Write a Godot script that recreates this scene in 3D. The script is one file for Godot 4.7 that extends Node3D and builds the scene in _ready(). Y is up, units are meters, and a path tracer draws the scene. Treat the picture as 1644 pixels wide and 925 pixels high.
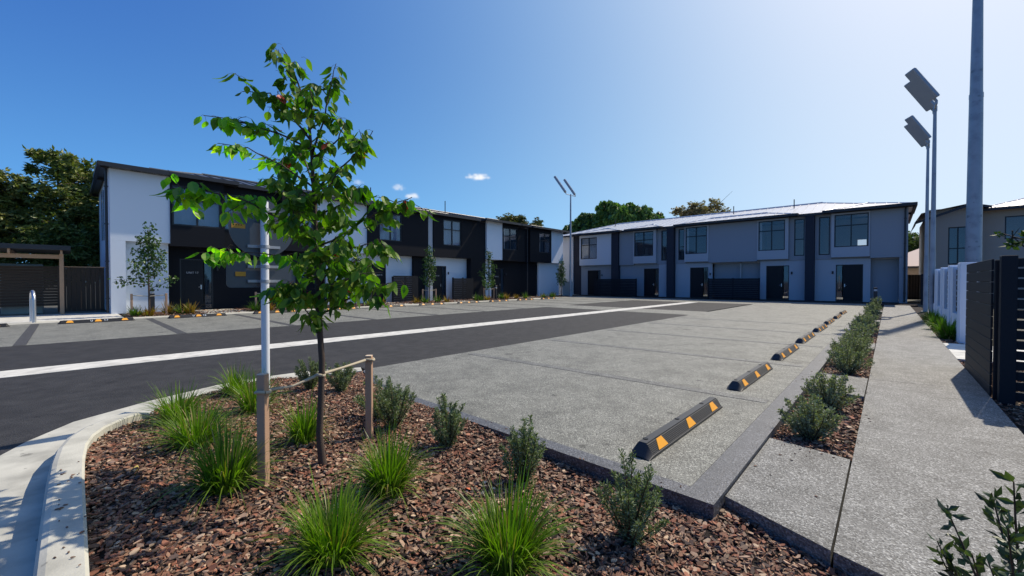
extends Node3D
# ---------------------------------------------------------------- helpers
class MB:
	var v := PackedVector3Array()
	var n := PackedVector3Array()
	var c := PackedColorArray()
	var col := Color(1, 1, 1)
	var x := Transform3D.IDENTITY
	func vert(p: Vector3, nn: Vector3) -> void:
		v.append(x * p)
		n.append((x.basis * nn).normalized())
		c.append(col)
	func tri(a: Vector3, b: Vector3, d: Vector3) -> void:
		var nn := (b - a).cross(d - a)
		vert(a, nn)
		vert(d, nn)
		vert(b, nn)
	func quad(a: Vector3, b: Vector3, d: Vector3, e: Vector3) -> void:
		var nn := (d - a).cross(e - b)
		vert(a, nn)
		vert(d, nn)
		vert(b, nn)
		vert(a, nn)
		vert(e, nn)
		vert(d, nn)
	func quadn(a: Vector3, b: Vector3, d: Vector3, e: Vector3, na: Vector3, nb: Vector3, nd: Vector3, ne: Vector3) -> void:
		vert(a, na)
		vert(d, nd)
		vert(b, nb)
		vert(a, na)
		vert(e, ne)
		vert(d, nd)
	func box(p: Vector3, q: Vector3) -> void:
		var a := Vector3(minf(p.x, q.x), minf(p.y, q.y), minf(p.z, q.z))
		var b := Vector3(maxf(p.x, q.x), maxf(p.y, q.y), maxf(p.z, q.z))
		quad(Vector3(a.x, a.y, b.z), Vector3(b.x, a.y, b.z), Vector3(b.x, b.y, b.z), Vector3(a.x, b.y, b.z))
		quad(Vector3(b.x, a.y, a.z), Vector3(a.x, a.y, a.z), Vector3(a.x, b.y, a.z), Vector3(b.x, b.y, a.z))
		quad(Vector3(b.x, a.y, b.z), Vector3(b.x, a.y, a.z), Vector3(b.x, b.y, a.z), Vector3(b.x, b.y, b.z))
		quad(Vector3(a.x, a.y, a.z), Vector3(a.x, a.y, b.z), Vector3(a.x, b.y, b.z), Vector3(a.x, b.y, a.z))
		quad(Vector3(a.x, b.y, b.z), Vector3(b.x, b.y, b.z), Vector3(b.x, b.y, a.z), Vector3(a.x, b.y, a.z))
		quad(Vector3(a.x, a.y, a.z), Vector3(b.x, a.y, a.z), Vector3(b.x, a.y, b.z), Vector3(a.x, a.y, b.z))
	func cbox(p: Vector3, q: Vector3, ch: float) -> void:  # box with chamfered edges
		var m := (p + q) * 0.5
		var h := (q - p).abs() * 0.5
		var P := func(sx, sy, sz, ax): # corner vertex that lies on face ax
			var r := Vector3(h.x * sx, h.y * sy, h.z * sz)
			for k in 3:
				if k != ax:
					r[k] -= ch * [sx, sy, sz][k]
			return m + r
		for ax in 3:
			for s in [-1, 1]:
				var o := []
				for t in [[-1, -1], [1, -1], [1, 1], [-1, 1]]:
					var g := [0, 0, 0]
					g[ax] = s
					g[(ax + 1) % 3] = t[0]
					g[(ax + 2) % 3] = t[1]
					o.append(P.call(g[0], g[1], g[2], ax))
				if s > 0: quad(o[0], o[1], o[2], o[3])
				else: quad(o[3], o[2], o[1], o[0])
		for ax in 3:  # edges parallel to ax
			var b1 := (ax + 1) % 3
			var b2 := (ax + 2) % 3
			for s1 in [-1, 1]:
				for s2 in [-1, 1]:
					var g0 := [0, 0, 0]
					var g1 := [0, 0, 0]
					g0[ax] = -1; g0[b1] = s1; g0[b2] = s2
					g1[ax] = 1; g1[b1] = s1; g1[b2] = s2
					var a = P.call(g0[0], g0[1], g0[2], b1)
					var b = P.call(g1[0], g1[1], g1[2], b1)
					var d = P.call(g1[0], g1[1], g1[2], b2)
					var e = P.call(g0[0], g0[1], g0[2], b2)
					quadf(a, b, d, e, s1, s2, b1, b2)
		for sx in [-1, 1]:
			for sy in [-1, 1]:
				for sz in [-1, 1]:
					var a = P.call(sx, sy, sz, 0)
					var b = P.call(sx, sy, sz, 1)
					var d = P.call(sx, sy, sz, 2)
					if sx * sy * sz > 0: tri(a, b, d)
					else: tri(a, d, b)
	func quadf(a: Vector3, b: Vector3, d: Vector3, e: Vector3, s1: int, s2: int, b1: int, b2: int) -> void:
		var want := Vector3.ZERO
		want[b1] = s1
		want[b2] = s2
		if (d - a).cross(e - b).dot(want) > 0: quad(a, b, d, e)
		else: quad(e, d, b, a)
	func tube(pts: Array, rad: Array, sides := 8, caps := true) -> void:
		var rings := []
		var nr := []
		var side := Vector3.ZERO
		for i in pts.size():
			var t: Vector3 = (pts[mini(i + 1, pts.size() - 1)] - pts[maxi(i - 1, 0)]).normalized()
			if side == Vector3.ZERO:
				side = t.cross(Vector3.UP if absf(t.y) < 0.9 else Vector3.RIGHT).normalized()
			side = (side - t * side.dot(t)).normalized()
			var up := t.cross(side)
			var r := []
			var q := []
			for k in sides:
				var a := TAU * k / sides
				var dn := side * cos(a) + up * sin(a)
				r.append(pts[i] + dn * float(rad[i]))
				q.append(dn)
			rings.append(r)
			nr.append(q)
		for i in pts.size() - 1:
			for k in sides:
				var l := (k + 1) % sides
				quadn(rings[i][k], rings[i][l], rings[i + 1][l], rings[i + 1][k], nr[i][k], nr[i][l], nr[i + 1][l], nr[i + 1][k])
		if caps:
			for k in sides:
				tri(pts[0], rings[0][(k + 1) % sides], rings[0][k])
				tri(pts[-1], rings[-1][k], rings[-1][(k + 1) % sides])
	func slab(poly: PackedVector2Array, yt: float, yb: float) -> void:  # poly of (x, z)
		var p := poly
		if not Geometry2D.is_polygon_clockwise(p):
			p.reverse()
		var id := Geometry2D.triangulate_polygon(p)
		for i in range(0, id.size(), 3):
			var a := p[id[i]]
			var b := p[id[i + 1]]
			var d := p[id[i + 2]]
			var s := (b - a).cross(d - a)
			if s > 0:
				var t := b
				b = d
				d = t
			tri(Vector3(a.x, yt, a.y), Vector3(b.x, yt, b.y), Vector3(d.x, yt, d.y))
		for i in p.size():
			var a := p[i]
			var b := p[(i + 1) % p.size()]
			var q := Vector3(b.y - a.y, 0, a.x - b.x)
			var A := Vector3(a.x, yb, a.y)
			var B := Vector3(b.x, yb, b.y)
			var up := Vector3(0, yt - yb, 0)
			var mid := (a + b) * 0.5 + Vector2(q.x, q.z).normalized() * 0.001
			if Geometry2D.is_point_in_polygon(mid, p): quad(A, B, B + up, A + up)
			else: quad(B, A, A + up, B + up)
	func face(a: Vector3, b: Vector3, d: Vector3, e: Vector3, want: Vector3) -> void:
		if (d - a).cross(e - b).dot(want) > 0: quad(a, b, d, e)
		else: quad(e, d, b, a)
	func seam(p: Vector3, q: Vector3) -> void:  # raised rib of a metal roof
		if p.distance_to(q) < 0.05: return
		var t := q - p
		var nn := t.cross(Vector3(1, 0, 0) if absf(t.z) > absf(t.x) else Vector3(0, 0, 1)).normalized()
		if nn.y < 0: nn = -nn
		var s := t.cross(nn).normalized() * 0.022
		var k := nn * 0.04
		face(p - s + k, p + s + k, q + s + k, q - s + k, nn)
		face(p + s, q + s, q + s + k, p + s + k, s)
		face(p - s, q - s, q - s + k, p - s + k, -s)
	func leaf(b: Vector3, dir: Vector3, nn: Vector3, L: float, W: float) -> void:  # small folded leaf of two faces
		var s := dir.cross(nn).normalized() * W * 0.5
		var m := b + dir * L * 0.5
		var t := b + dir * L - nn * L * 0.08
		tri(b, m + s + nn * W * 0.15, t)
		tri(b, t, m - s + nn * W * 0.15)
	func mesh(m: Material = null) -> ArrayMesh:
		var a := []
		a.resize(Mesh.ARRAY_MAX)
		a[Mesh.ARRAY_VERTEX] = v
		a[Mesh.ARRAY_NORMAL] = n
		a[Mesh.ARRAY_COLOR] = c
		var r := ArrayMesh.new()
		r.add_surface_from_arrays(Mesh.PRIMITIVE_TRIANGLES, a)
		if m: r.surface_set_material(0, m)
		return r

var R := RandomNumberGenerator.new()
var taken := {}
var M := {}
func rr(a: float, b: float) -> float: return R.randf_range(a, b)
func V(x: float, y: float, z: float) -> Vector3: return Vector3(x, y, z)
func numbered(s: String) -> String:
	if not taken.has(s):
		taken[s] = 0
		return s
	taken[s] += 1
	return "%s_%03d" % [s, taken[s]]
func tag(o: Node, label := "", category := "", group := "", kind := "") -> Node:
	if label: o.set_meta("label", label)
	if category: o.set_meta("category", category)
	if group: o.set_meta("group", group)
	if kind: o.set_meta("kind", kind)
	return o
func base(called: String, at: Vector3, turn := 0.0) -> Node3D:
	var o := Node3D.new()
	o.name = numbered(called)
	add_child(o)
	o.position = at
	o.rotation.y = turn
	return o
func put(mesh: Mesh, called: String, m: Material, parent: Node = null) -> MeshInstance3D:
	var o := MeshInstance3D.new()
	o.mesh = mesh
	if m: o.material_override = m
	if parent:
		o.name = called
		parent.add_child(o, true)
	else:
		o.name = numbered(called)
		add_child(o)
	return o
func obj(mb: MB, called: String, m: Material, parent: Node = null) -> MeshInstance3D:
	return put(mb.mesh(), called, m, parent)
func struct(mb: MB, called: String, m: Material) -> MeshInstance3D:
	var o := obj(mb, called, m)
	o.set_meta("kind", "structure")
	return o
func one(p: Vector3, q: Vector3, called: String, m: Material, parent: Node, ch := 0.0) -> MeshInstance3D:
	var b := MB.new()
	if ch > 0: b.cbox(p, q, ch)
	else: b.box(p, q)
	return obj(b, called, m, parent)
func copies(mesh: Mesh, xf: Array, cols: Array, m: Material, called: String, parent: Node = null) -> MultiMeshInstance3D:
	var mm := MultiMesh.new()
	mm.transform_format = MultiMesh.TRANSFORM_3D
	mm.use_colors = true
	mm.mesh = mesh
	mm.instance_count = xf.size()
	for i in xf.size():
		mm.set_instance_transform(i, xf[i])
		mm.set_instance_color(i, cols[i])
	var o := MultiMeshInstance3D.new()
	o.multimesh = mm
	o.material_override = m
	o.set_meta("kind", "stuff")
	if parent:
		o.name = called
		parent.add_child(o, true)
	else:
		o.name = numbered(called)
		add_child(o)
	return o
func mat(r: float, g: float, b: float, rough: float, d := {}) -> StandardMaterial3D:
	var m := StandardMaterial3D.new()
	m.albedo_color = Color(r, g, b).linear_to_srgb()
	m.roughness = rough
	m.metallic = d.get("metal", 0.0)
	m.metallic_specular = d.get("spec", 0.5)
	if d.has("vc"): m.vertex_color_use_as_albedo = true
	if d.has("tex"):
		m.albedo_texture = d.tex
		m.uv1_triplanar = true
		m.uv1_world_triplanar = d.get("world", true)
		m.uv1_scale = Vector3.ONE / float(d.size)
	if d.has("bump"):
		m.heightmap_enabled = true
		m.heightmap_texture = d.bump
		m.heightmap_scale = d.get("relief", 0.3)
		m.uv1_triplanar = true
		m.uv1_world_triplanar = d.get("world", true)
		m.uv1_scale = Vector3.ONE / float(d.size)
	if d.has("stain"):
		m.detail_enabled = true
		m.detail_albedo = d.stain
		m.detail_blend_mode = BaseMaterial3D.BLEND_MODE_MUL
		m.detail_uv_layer = BaseMaterial3D.DETAIL_UV_2
		m.uv2_triplanar = true
		m.uv2_world_triplanar = true
		m.uv2_scale = Vector3.ONE / float(d.stain_size)
	if d.has("back"):
		m.backlight_enabled = true
		m.backlight = d.back
	if d.has("coat"):
		m.clearcoat_enabled = true
		m.clearcoat = d.coat
		m.clearcoat_roughness = d.get("coat_rough", 0.2)
	return m
func glass(r: float, g: float, b: float, a: float) -> StandardMaterial3D:
	var m := StandardMaterial3D.new()
	m.albedo_color = Color(r, g, b, 1).linear_to_srgb()
	m.albedo_color.a = a
	m.transparency = BaseMaterial3D.TRANSPARENCY_ALPHA
	m.roughness = 0.03
	m.metallic_specular = 0.7
	return m
# ---------------------------------------------------------------- computed textures
func noise_image(size: int, freq: float, kind: int, sd: int, oct := 1, ret := -1) -> Image:
	var f := FastNoiseLite.new()
	f.seed = sd
	f.noise_type = kind
	f.frequency = freq
	f.fractal_type = FastNoiseLite.FRACTAL_FBM if oct > 1 else FastNoiseLite.FRACTAL_NONE
	f.fractal_octaves = oct
	if ret >= 0:
		f.cellular_return_type = ret
		f.cellular_jitter = 1.0
	var im := f.get_seamless_image(size, size)
	im.convert(Image.FORMAT_L8)
	return im
func blended(a: Image, b: Image, la: PackedByteArray, wb: float) -> ImageTexture:  # a looked up in la, times a slow drift of b
	var da := a.get_data()
	var db := b.get_data()
	var lb := PackedFloat32Array()
	for i in 256: lb.append(1.0 + wb * (i / 127.5 - 1.0))
	var o := PackedByteArray()
	o.resize(da.size())
	for i in da.size():
		o[i] = mini(255, int(la[da[i]] * lb[db[i]]))
	var im := Image.create_from_data(a.get_width(), a.get_height(), false, Image.FORMAT_L8, o)
	return ImageTexture.create_from_image(im)
func ramp(stops: Array) -> PackedByteArray:  # [[at 0..255, value 0..255], ...]
	var o := PackedByteArray()
	for i in 256:
		var k := 0
		while k < stops.size() - 2 and i > stops[k + 1][0]: k += 1
		o.append(clampi(int(remap(i, stops[k][0], stops[k + 1][0], stops[k][1], stops[k + 1][1])), 0, 255))
	return o
# ---------------------------------------------------------------- camera, sky, sun
const TO_SUN := Vector3(0.1226, 0.7660, -0.6310)
func set_view() -> void:
	var cam := Camera3D.new()
	cam.name = "camera"
	cam.position = Vector3(0, 1.3, 0)
	cam.rotation = Vector3(deg_to_rad(-0.888), deg_to_rad(42.597), 0)
	cam.fov = 70.2
	cam.near = 0.05
	cam.far = 900
	add_child(cam)
	cam.current = true
	var sun := DirectionalLight3D.new()
	sun.name = "sun"
	sun.light_energy = 1.5
	sun.light_color = Color(1.0, 0.95, 0.87)
	sun.light_angular_distance = 0.53
	sun.shadow_enabled = true
	add_child(sun)
	sun.look_at_from_position(TO_SUN * 50, Vector3.ZERO, Vector3.UP)
	var env := Environment.new()
	env.background_mode = Environment.BG_SKY
	env.tonemap_mode = Environment.TONE_MAPPER_LINEAR
	env.tonemap_exposure = 1.07
	env.sdfgi_enabled = true
	env.ssao_enabled = true
	env.ssil_enabled = true
	var sky := Sky.new()
	var pm := PanoramaSkyMaterial.new()
	pm.panorama = ImageTexture.create_from_image(sky_image(2048))
	sky.sky_material = pm
	env.sky = sky
	var we := WorldEnvironment.new()
	we.name = "sky_and_air"
	we.environment = env
	add_child(we)
func px_dir(px: float, py: float) -> Vector3:
	var d := Vector3((px - 822.0) / 658.0, -(py - 462.5) / 658.0, -1.0)
	return (Basis.from_euler(Vector3(deg_to_rad(-0.888), deg_to_rad(42.597), 0)) * d).normalized()
func sky_image(w: int) -> Image:
	var h := w / 2
	var im := Image.create(w, h, false, Image.FORMAT_RGBF)
	var data := PackedFloat32Array()
	data.resize(w * h * 3)
	var zen := Vector3(0.012, 0.0501, 0.3585)
	var low := Vector3(0.1659, 0.478, 0.6552)
	var hor := zen + low
	for y in h:
		var el := PI * (0.5 - (y + 0.5) / h)
		var sy := sin(el)
		var cy := cos(el)
		var air := pow(1.0 - maxf(sy, 0.0), 3.2016)  # more air towards the horizon
		var b0 := zen + low * air
		for x in w:
			var az := TAU * (x + 0.5) / w
			var d := Vector3(sin(az) * cy, sy, -cos(az) * cy)
			# light scattered forward round the sun (no disc), stronger through more air
			var ang := acos(clampf(d.dot(TO_SUN), -1.0, 1.0))
			var gl := minf(1.0, 1.4661 * exp(-pow(ang / 0.567, 1.1693)) * (1.0 + 2.0719 * air))
			var q := Vector3.ONE - (Vector3.ONE - b0) * (Vector3.ONE - Vector3(0.8164 * pow(gl, 1.8513), 0.8421 * pow(gl, 1.2589), 0.9699 * gl))
			if sy < 0.0: q = Vector3(0.20, 0.20, 0.20).lerp(hor * 0.8, exp(sy * 14.0))
			var i := (y * w + x) * 3
			data[i] = q.x
			data[i + 1] = q.y
			data[i + 2] = q.z
	# a few small fair-weather clouds low over the roofs
	var f := FastNoiseLite.new()
	f.seed = 5
	f.frequency = 1.0
	f.fractal_octaves = 4
	for cl in [[768.0, 285.0, 19.0, 6.0, 1.0], [640.0, 302.0, 9.0, 5.0, 0.5], [662.0, 316.0, 13.0, 5.0, 0.75], [575.0, 293.0, 9.0, 4.0, 0.35]]:
		var cd := px_dir(cl[0], cl[1])
		var caz := atan2(cd.x, -cd.z)
		var cel := asin(cd.y)
		var ax: float = cl[2] / 658.0
		var ay: float = cl[3] / 658.0
		for y in range(int((0.5 - (cel + ay * 2) / PI) * h), int((0.5 - (cel - ay * 2) / PI) * h) + 1):
			for x in range(int(((caz - ax * 2) / TAU + 1.0) * w), int(((caz + ax * 2) / TAU + 1.0) * w) + 1):
				var u := (TAU * ((x + 0.5) / w - 1.0) - caz) / ax
				var t := (PI * (0.5 - (y + 0.5) / h) - cel) / ay
				var m := 1.0 - u * u - t * t * (2.2 if t < 0 else 0.8) + 0.9 * f.get_noise_2d(u * 1.6 + cl[0], t * 1.3)
				var k: float = smoothstep(0.1, 0.9, m) * cl[4]
				var i := (y * w + posmod(x, w)) * 3
				data[i] = lerpf(data[i], 0.92, k)
				data[i + 1] = lerpf(data[i + 1], 0.94, k)
				data[i + 2] = lerpf(data[i + 2], 0.97, k)
	return Image.create_from_data(w, h, false, Image.FORMAT_RGBF, data.to_byte_array())
# ---------------------------------------------------------------- materials
func make_materials() -> void:
	var low := noise_image(1024, 0.006, FastNoiseLite.TYPE_SIMPLEX, 11, 5)
	var low2 := low.duplicate()
	low2.resize(2048, 2048)
	var stones := noise_image(2048, 0.13, FastNoiseLite.TYPE_CELLULAR, 3, 1, FastNoiseLite.RETURN_CELL_VALUE)
	var pebble := noise_image(1024, 0.075, FastNoiseLite.TYPE_CELLULAR, 8, 1, FastNoiseLite.RETURN_DISTANCE)
	var fine := noise_image(1024, 0.35, FastNoiseLite.TYPE_VALUE, 4, 3)
	var agg := blended(stones, low2, ramp([[0, 100], [50, 150], [190, 190], [220, 226], [255, 255]]), 0.08)
	var aggb := ImageTexture.create_from_image(stones)
	var grit := blended(fine, low, ramp([[0, 90], [90, 175], [170, 205], [255, 255]]), 0.16)
	var gritb := ImageTexture.create_from_image(fine)
	var cast := blended(low, low, ramp([[0, 232], [110, 242], [255, 252]]), 0.03)
	var grain := noise_image(512, 0.02, FastNoiseLite.TYPE_SIMPLEX, 21, 4)
	grain.resize(512, 64)
	grain.resize(512, 512)
	var woodt := ImageTexture.create_from_image(grain)
	# stains: blotches, drips and rubbed patches of the ground, at a scale of their own
	var sn := noise_image(1024, 0.009, FastNoiseLite.TYPE_SIMPLEX, 61, 6)
	var sd := sn.get_data()
	var lut := ramp([[0, 214], [70, 232], [120, 246], [175, 251], [255, 255]])
	for i in sd.size(): sd[i] = lut[sd[i]]
	for k in 150:
		var cx := R.randi_range(12, 1011)
		var cy := R.randi_range(12, 1011)
		var rad := R.randf_range(1.0, 4.0) if k % 6 else R.randf_range(4.0, 10.0)
		var dk := R.randf_range(0.68, 0.92)
		for y in range(int(cy - rad), int(cy + rad) + 1):
			for x in range(int(cx - rad), int(cx + rad) + 1):
				var q := Vector2(x - cx, y - cy).length() / rad + 0.35 * sin(x * 0.9 + k) * sin(y * 1.1)
				if q < 1.0: sd[y * 1024 + x] = int(sd[y * 1024 + x] * dk)
	var stain := ImageTexture.create_from_image(Image.create_from_data(1024, 1024, false, Image.FORMAT_L8, sd))
	M.park = mat(0.42, 0.425, 0.37, 0.7, {"stain": stain, "stain_size": 9.7, "tex": agg, "size": 1.9, "bump": aggb, "relief": 0.25})
	M.path = mat(0.425, 0.425, 0.40, 0.7, {"stain": stain, "stain_size": 5.3, "tex": agg, "size": 2.0, "bump": aggb, "relief": 0.45})
	M.band = mat(0.20, 0.205, 0.22, 0.5, {"tex": agg, "size": 1.9, "bump": aggb, "relief": 0.12})
	M.strip = mat(0.11, 0.113, 0.12, 0.85, {"tex": agg, "size": 2.6})
	M.asphalt = mat(0.050, 0.0495, 0.050, 0.85, {"stain": stain, "stain_size": 7.1, "tex": grit, "size": 2.3, "bump": gritb, "relief": 0.7})
	M.bayline = mat(0.33, 0.335, 0.31, 0.7, {"stain": stain, "stain_size": 3.1, "tex": agg, "size": 1.9})
	M.concrete = mat(0.54, 0.53, 0.455, 0.85, {"stain": stain, "stain_size": 3.7, "tex": cast, "size": 2.1, "bump": gritb, "relief": 0.1})
	M.whitecon = mat(0.68, 0.67, 0.61, 0.85, {"stain": stain, "stain_size": 4.3, "tex": cast, "size": 1.7})
	M.soil = mat(0.045, 0.028, 0.02, 0.95, {"tex": grit, "size": 0.5, "bump": gritb, "relief": 2.0})
	M.ground = mat(0.16, 0.15, 0.11, 0.95, {"tex": grit, "size": 3.0})
	M.chip = mat(1, 1, 1, 0.8, {"vc": 1})
	M.rubber = mat(0.03, 0.03, 0.032, 0.5)
	M.amber = mat(0.92, 0.40, 0.03, 0.45)
	M.white = mat(0.70, 0.75, 0.81, 0.85)
	M.dark = mat(0.010, 0.011, 0.014, 0.5, {"spec": 0.35})
	M.darkclad = mat(0.009, 0.010, 0.014, 0.7, {"spec": 0.3})
	M.darkpier = mat(0.035, 0.038, 0.05, 0.7, {"spec": 0.3})
	M.grey = mat(0.32, 0.335, 0.355, 0.75, {"spec": 0.3})
	M.lightgrey = mat(0.44, 0.455, 0.475, 0.75, {"spec": 0.3})
	M.palewall = mat(0.66, 0.665, 0.68, 0.8)
	M.roofdark = mat(0.05, 0.055, 0.065, 0.42, {"spec": 0.6})
	M.roof_pale_glare = mat(0.54, 0.55, 0.57, 0.34, {"spec": 0.7})  # pale grey; on the grey terrace it paints sun glare over dark metal
	M.fascia = mat(0.022, 0.022, 0.026, 0.5)
	M.frame = mat(0.015, 0.015, 0.018, 0.45)
	M.pane = glass(0.05, 0.08, 0.12, 0.22)
	M.inside = mat(0.45, 0.45, 0.44, 0.9)
	M.curtain = mat(0.75, 0.75, 0.74, 0.9)
	M.blind_sky_reflection = mat(0.30, 0.40, 0.56, 0.85)  # blue sky mirrored in the panes, painted into the blind colour
	M.steel = mat(0.55, 0.56, 0.58, 0.35, {"metal": 0.9})
	M.galv = mat(0.40, 0.42, 0.45, 0.55, {"metal": 0.35, "stain": stain, "stain_size": 7.0})
	M.lampbody = mat(0.34, 0.36, 0.39, 0.45, {"metal": 0.2})
	M.paintpole = mat(0.70, 0.72, 0.76, 0.4)
	M.signback = mat(0.085, 0.095, 0.11, 0.45, {"metal": 0.4})
	M.yellow = mat(0.50, 0.25, 0.02, 0.6)
	M.timber = mat(0.42, 0.27, 0.165, 0.85)
	M.stain = mat(0.055, 0.040, 0.028, 0.85)
	M.stake = mat(0.40, 0.25, 0.16, 0.85)
	M.staketop = mat(0.62, 0.50, 0.38, 0.9)
	M.tie = mat(0.42, 0.36, 0.26, 0.9)
	M.bark = mat(0.085, 0.058, 0.045, 0.85, {"bump": gritb, "size": 0.3, "relief": 0.6})
	M.leaf = mat(1, 1, 1, 0.5, {"vc": 1, "back": Color(0.75, 1.0, 0.15), "spec": 0.45})
	M.foliage = mat(1, 1, 1, 0.48, {"vc": 1, "back": Color(0.74, 0.8, 0.4)})
	M.grass = mat(1, 1, 1, 0.42, {"vc": 1, "back": Color(0.85, 1.0, 0.3)})
	M.slat = mat(0.013, 0.0145, 0.019, 0.6, {"spec": 0.35})
	M.beige = mat(0.42, 0.34, 0.27, 0.85)
	M.rooftile = mat(0.42, 0.30, 0.27, 0.7)
	M.box = mat(0.40, 0.44, 0.42, 0.5)
# ---------------------------------------------------------------- ground
const BED := [Vector2(3.2, -0.02), Vector2(-2.4, -0.04), Vector2(-3.5, -0.05), Vector2(-4.25, -0.07), Vector2(-4.56, -0.14), Vector2(-4.86, -0.4), Vector2(-5.3, -0.62), Vector2(-5.68, -1.02), Vector2(-5.9, -1.5), Vector2(-5.92, -1.85), Vector2(-5.82, -2.3), Vector2(-5.6, -2.88), Vector2(-4.7, -2.6), Vector2(-3.9, -2.53), Vector2(-0.75, -2.53), Vector2(-0.73, -2.74), Vector2(-0.19, -2.53), Vector2(0.06, -2.45), Vector2(1.1, -2.15), Vector2(3.2, -2.15)]
func bed_y(x: float, z: float) -> float:
	var left := smoothstep(-0.8, -4.2, x)
	var near := smoothstep(-2.5, -0.3, z)
	return -0.098 + 0.09 * left + 0.05 * near + 0.05 * smoothstep(-0.8, -0.08, z) * smoothstep(-1.0, -2.2, x) * smoothstep(-5.4, -4.7, x) + 0.025 * sin(x * 2.3 + z * 1.7) * sin(z * 2.9 - x)
func bed_patch(poly: PackedVector2Array, step: float, hf: Callable, called: String, soil: Material) -> void:
	var b := MB.new()
	var lo := Vector2(1e9, 1e9)
	var hi := -lo
	for p in poly:
		lo = lo.min(p)
		hi = hi.max(p)
	var x := lo.x
	while x < hi.x:
		var z := lo.y
		while z < hi.y:
			if Geometry2D.is_point_in_polygon(Vector2(x + step / 2, z + step / 2), poly):
				var q := [V(x, 0, z), V(x, 0, z + step), V(x + step, 0, z + step), V(x + step, 0, z)]
				for i in 4: q[i].y = hf.call(q[i].x, q[i].z)
				b.quad(q[0], q[1], q[2], q[3])
			z += step
		x += step
	struct(b, called, soil)
func chip_mesh(k: int) -> ArrayMesh:
	var b := MB.new()
	var n := 5 + k % 2
	var top := []
	var bot := []
	for i in n:
		var a := TAU * i / n + rr(-0.25, 0.25)
		var r := rr(0.75, 1.1)
		top.append(V(cos(a) * r * 0.5, 0.5 + rr(-0.25, 0.25), sin(a) * r * 0.5))
		bot.append(V(cos(a) * r * 0.52, -0.5, sin(a) * r * 0.52))
	for i in n:
		var j := (i + 1) % n
		b.tri(V(0, 0.6, 0), top[j], top[i])
		b.quad(bot[j], bot[i], top[i], top[j])
	return b.mesh()
func mulch(polys: Array, count: int, hf: Callable, called: String, label: String, near: float) -> void:
	var root := base(called, Vector3.ZERO)
	tag(root, label, "mulch", "", "stuff")
	var tot := 0.0
	var tris := []
	for poly in polys:
		var p := PackedVector2Array(poly)
		var id := Geometry2D.triangulate_polygon(p)
		for i in range(0, id.size(), 3):
			var a := p[id[i]]
			var ar := absf((p[id[i + 1]] - a).cross(p[id[i + 2]] - a)) * 0.5
			tot += ar
			tris.append([tot, a, p[id[i + 1]], p[id[i + 2]]])
	for k in 4:
		var xf := []
		var cols := []
		for i in count / 4:
			var t := rr(0, tot)
			var w = tris[0]
			for q in tris:
				if q[0] >= t:
					w = q
					break
			var u := R.randf()
			var s := R.randf()
			if u + s > 1:
				u = 1 - u
				s = 1 - s
			var p: Vector2 = w[1] + (w[2] - w[1]) * u + (w[3] - w[1]) * s
			var L := rr(0.014, 0.050) * near * (1.5 if R.randf() < 0.06 else 1.0)
			var W := L * rr(0.3, 0.75)
			if R.randf() < 0.12:
				W = L * 0.2
				L *= 1.3
			var bs := Basis.from_euler(V(rr(-0.5, 0.5), rr(0, TAU), rr(-0.5, 0.5))) * Basis.from_scale(V(L, rr(0.003, 0.007) * near, W))
			xf.append(Transform3D(bs, V(p.x, hf.call(p.x, p.y) + rr(0.0, 0.022) * near, p.y)))
			var c := Color(0.145, 0.068, 0.038)
			var pick := R.randf()
			if pick < 0.22: c = Color(0.20, 0.080, 0.045)
			elif pick < 0.44: c = Color(0.18, 0.10, 0.06)
			elif pick < 0.66: c = Color(0.25, 0.165, 0.11)
			elif pick < 0.72: c = Color(0.36, 0.26, 0.17)
			elif pick < 0.84: c = Color(0.055, 0.035, 0.028)
			var v := rr(0.5, 1.75)
			cols.append(Color(c.r * v, c.g * v, c.b * v))
		copies(chip_mesh(k), xf, cols, M.chip, "bark_chips", root)
func stray_chips() -> void:  # bark kicked out of the beds onto edging, kerb and pads
	var xf := []
	var cols := []
	for i in 130:
		var p := V(rr(-0.72, -0.2), -0.018, rr(-4.0, -2.7))
		if i % 5 == 0: p = V(rr(-3.6, -0.8), 0.006, -2.53 - 0.12 * pow(R.randf(), 2.0))
		elif i % 5 == 1: p = V(-0.735 - 0.16 * pow(R.randf(), 2.0), 0.006, rr(-12, -4.0))
		elif i % 5 == 2: p = V(-0.185 + 0.25 * pow(R.randf(), 2.5), -0.016, rr(-14, -4.0))
		elif i % 5 == 3: p = V(rr(-3.8, -2.4), 0.153, rr(-0.05, 0.05))
		elif R.randf() < 0.7: p = V(rr(-0.72, -0.2), -0.018, -4.0 + 0.25 * pow(R.randf(), 2.0))
		var L := rr(0.010, 0.026)
		xf.append(Transform3D(Basis.from_euler(V(rr(-0.1, 0.1), rr(0, TAU), rr(-0.1, 0.1))) * Basis.from_scale(V(L, 0.004, L * rr(0.3, 0.7))), p))
		var v := rr(0.6, 1.5)
		cols.append(Color(0.15 * v, 0.085 * v, 0.055 * v))
	tag(copies(chip_mesh(1), xf, cols, M.chip, "stray_bark"), "loose bark chips strewn on the edging, kerb and path pads", "mulch")
func rect(x0: float, z0: float, x1: float, z1: float) -> PackedVector2Array:
	return PackedVector2Array([Vector2(x0, z0), Vector2(x1, z0), Vector2(x1, z1), Vector2(x0, z1)])
func slabs(list: Array, yt: float, yb: float, called: String, m: Material) -> void:
	var b := MB.new()
	for p in list: b.slab(p, yt, yb)
	struct(b, called, m)
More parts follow.
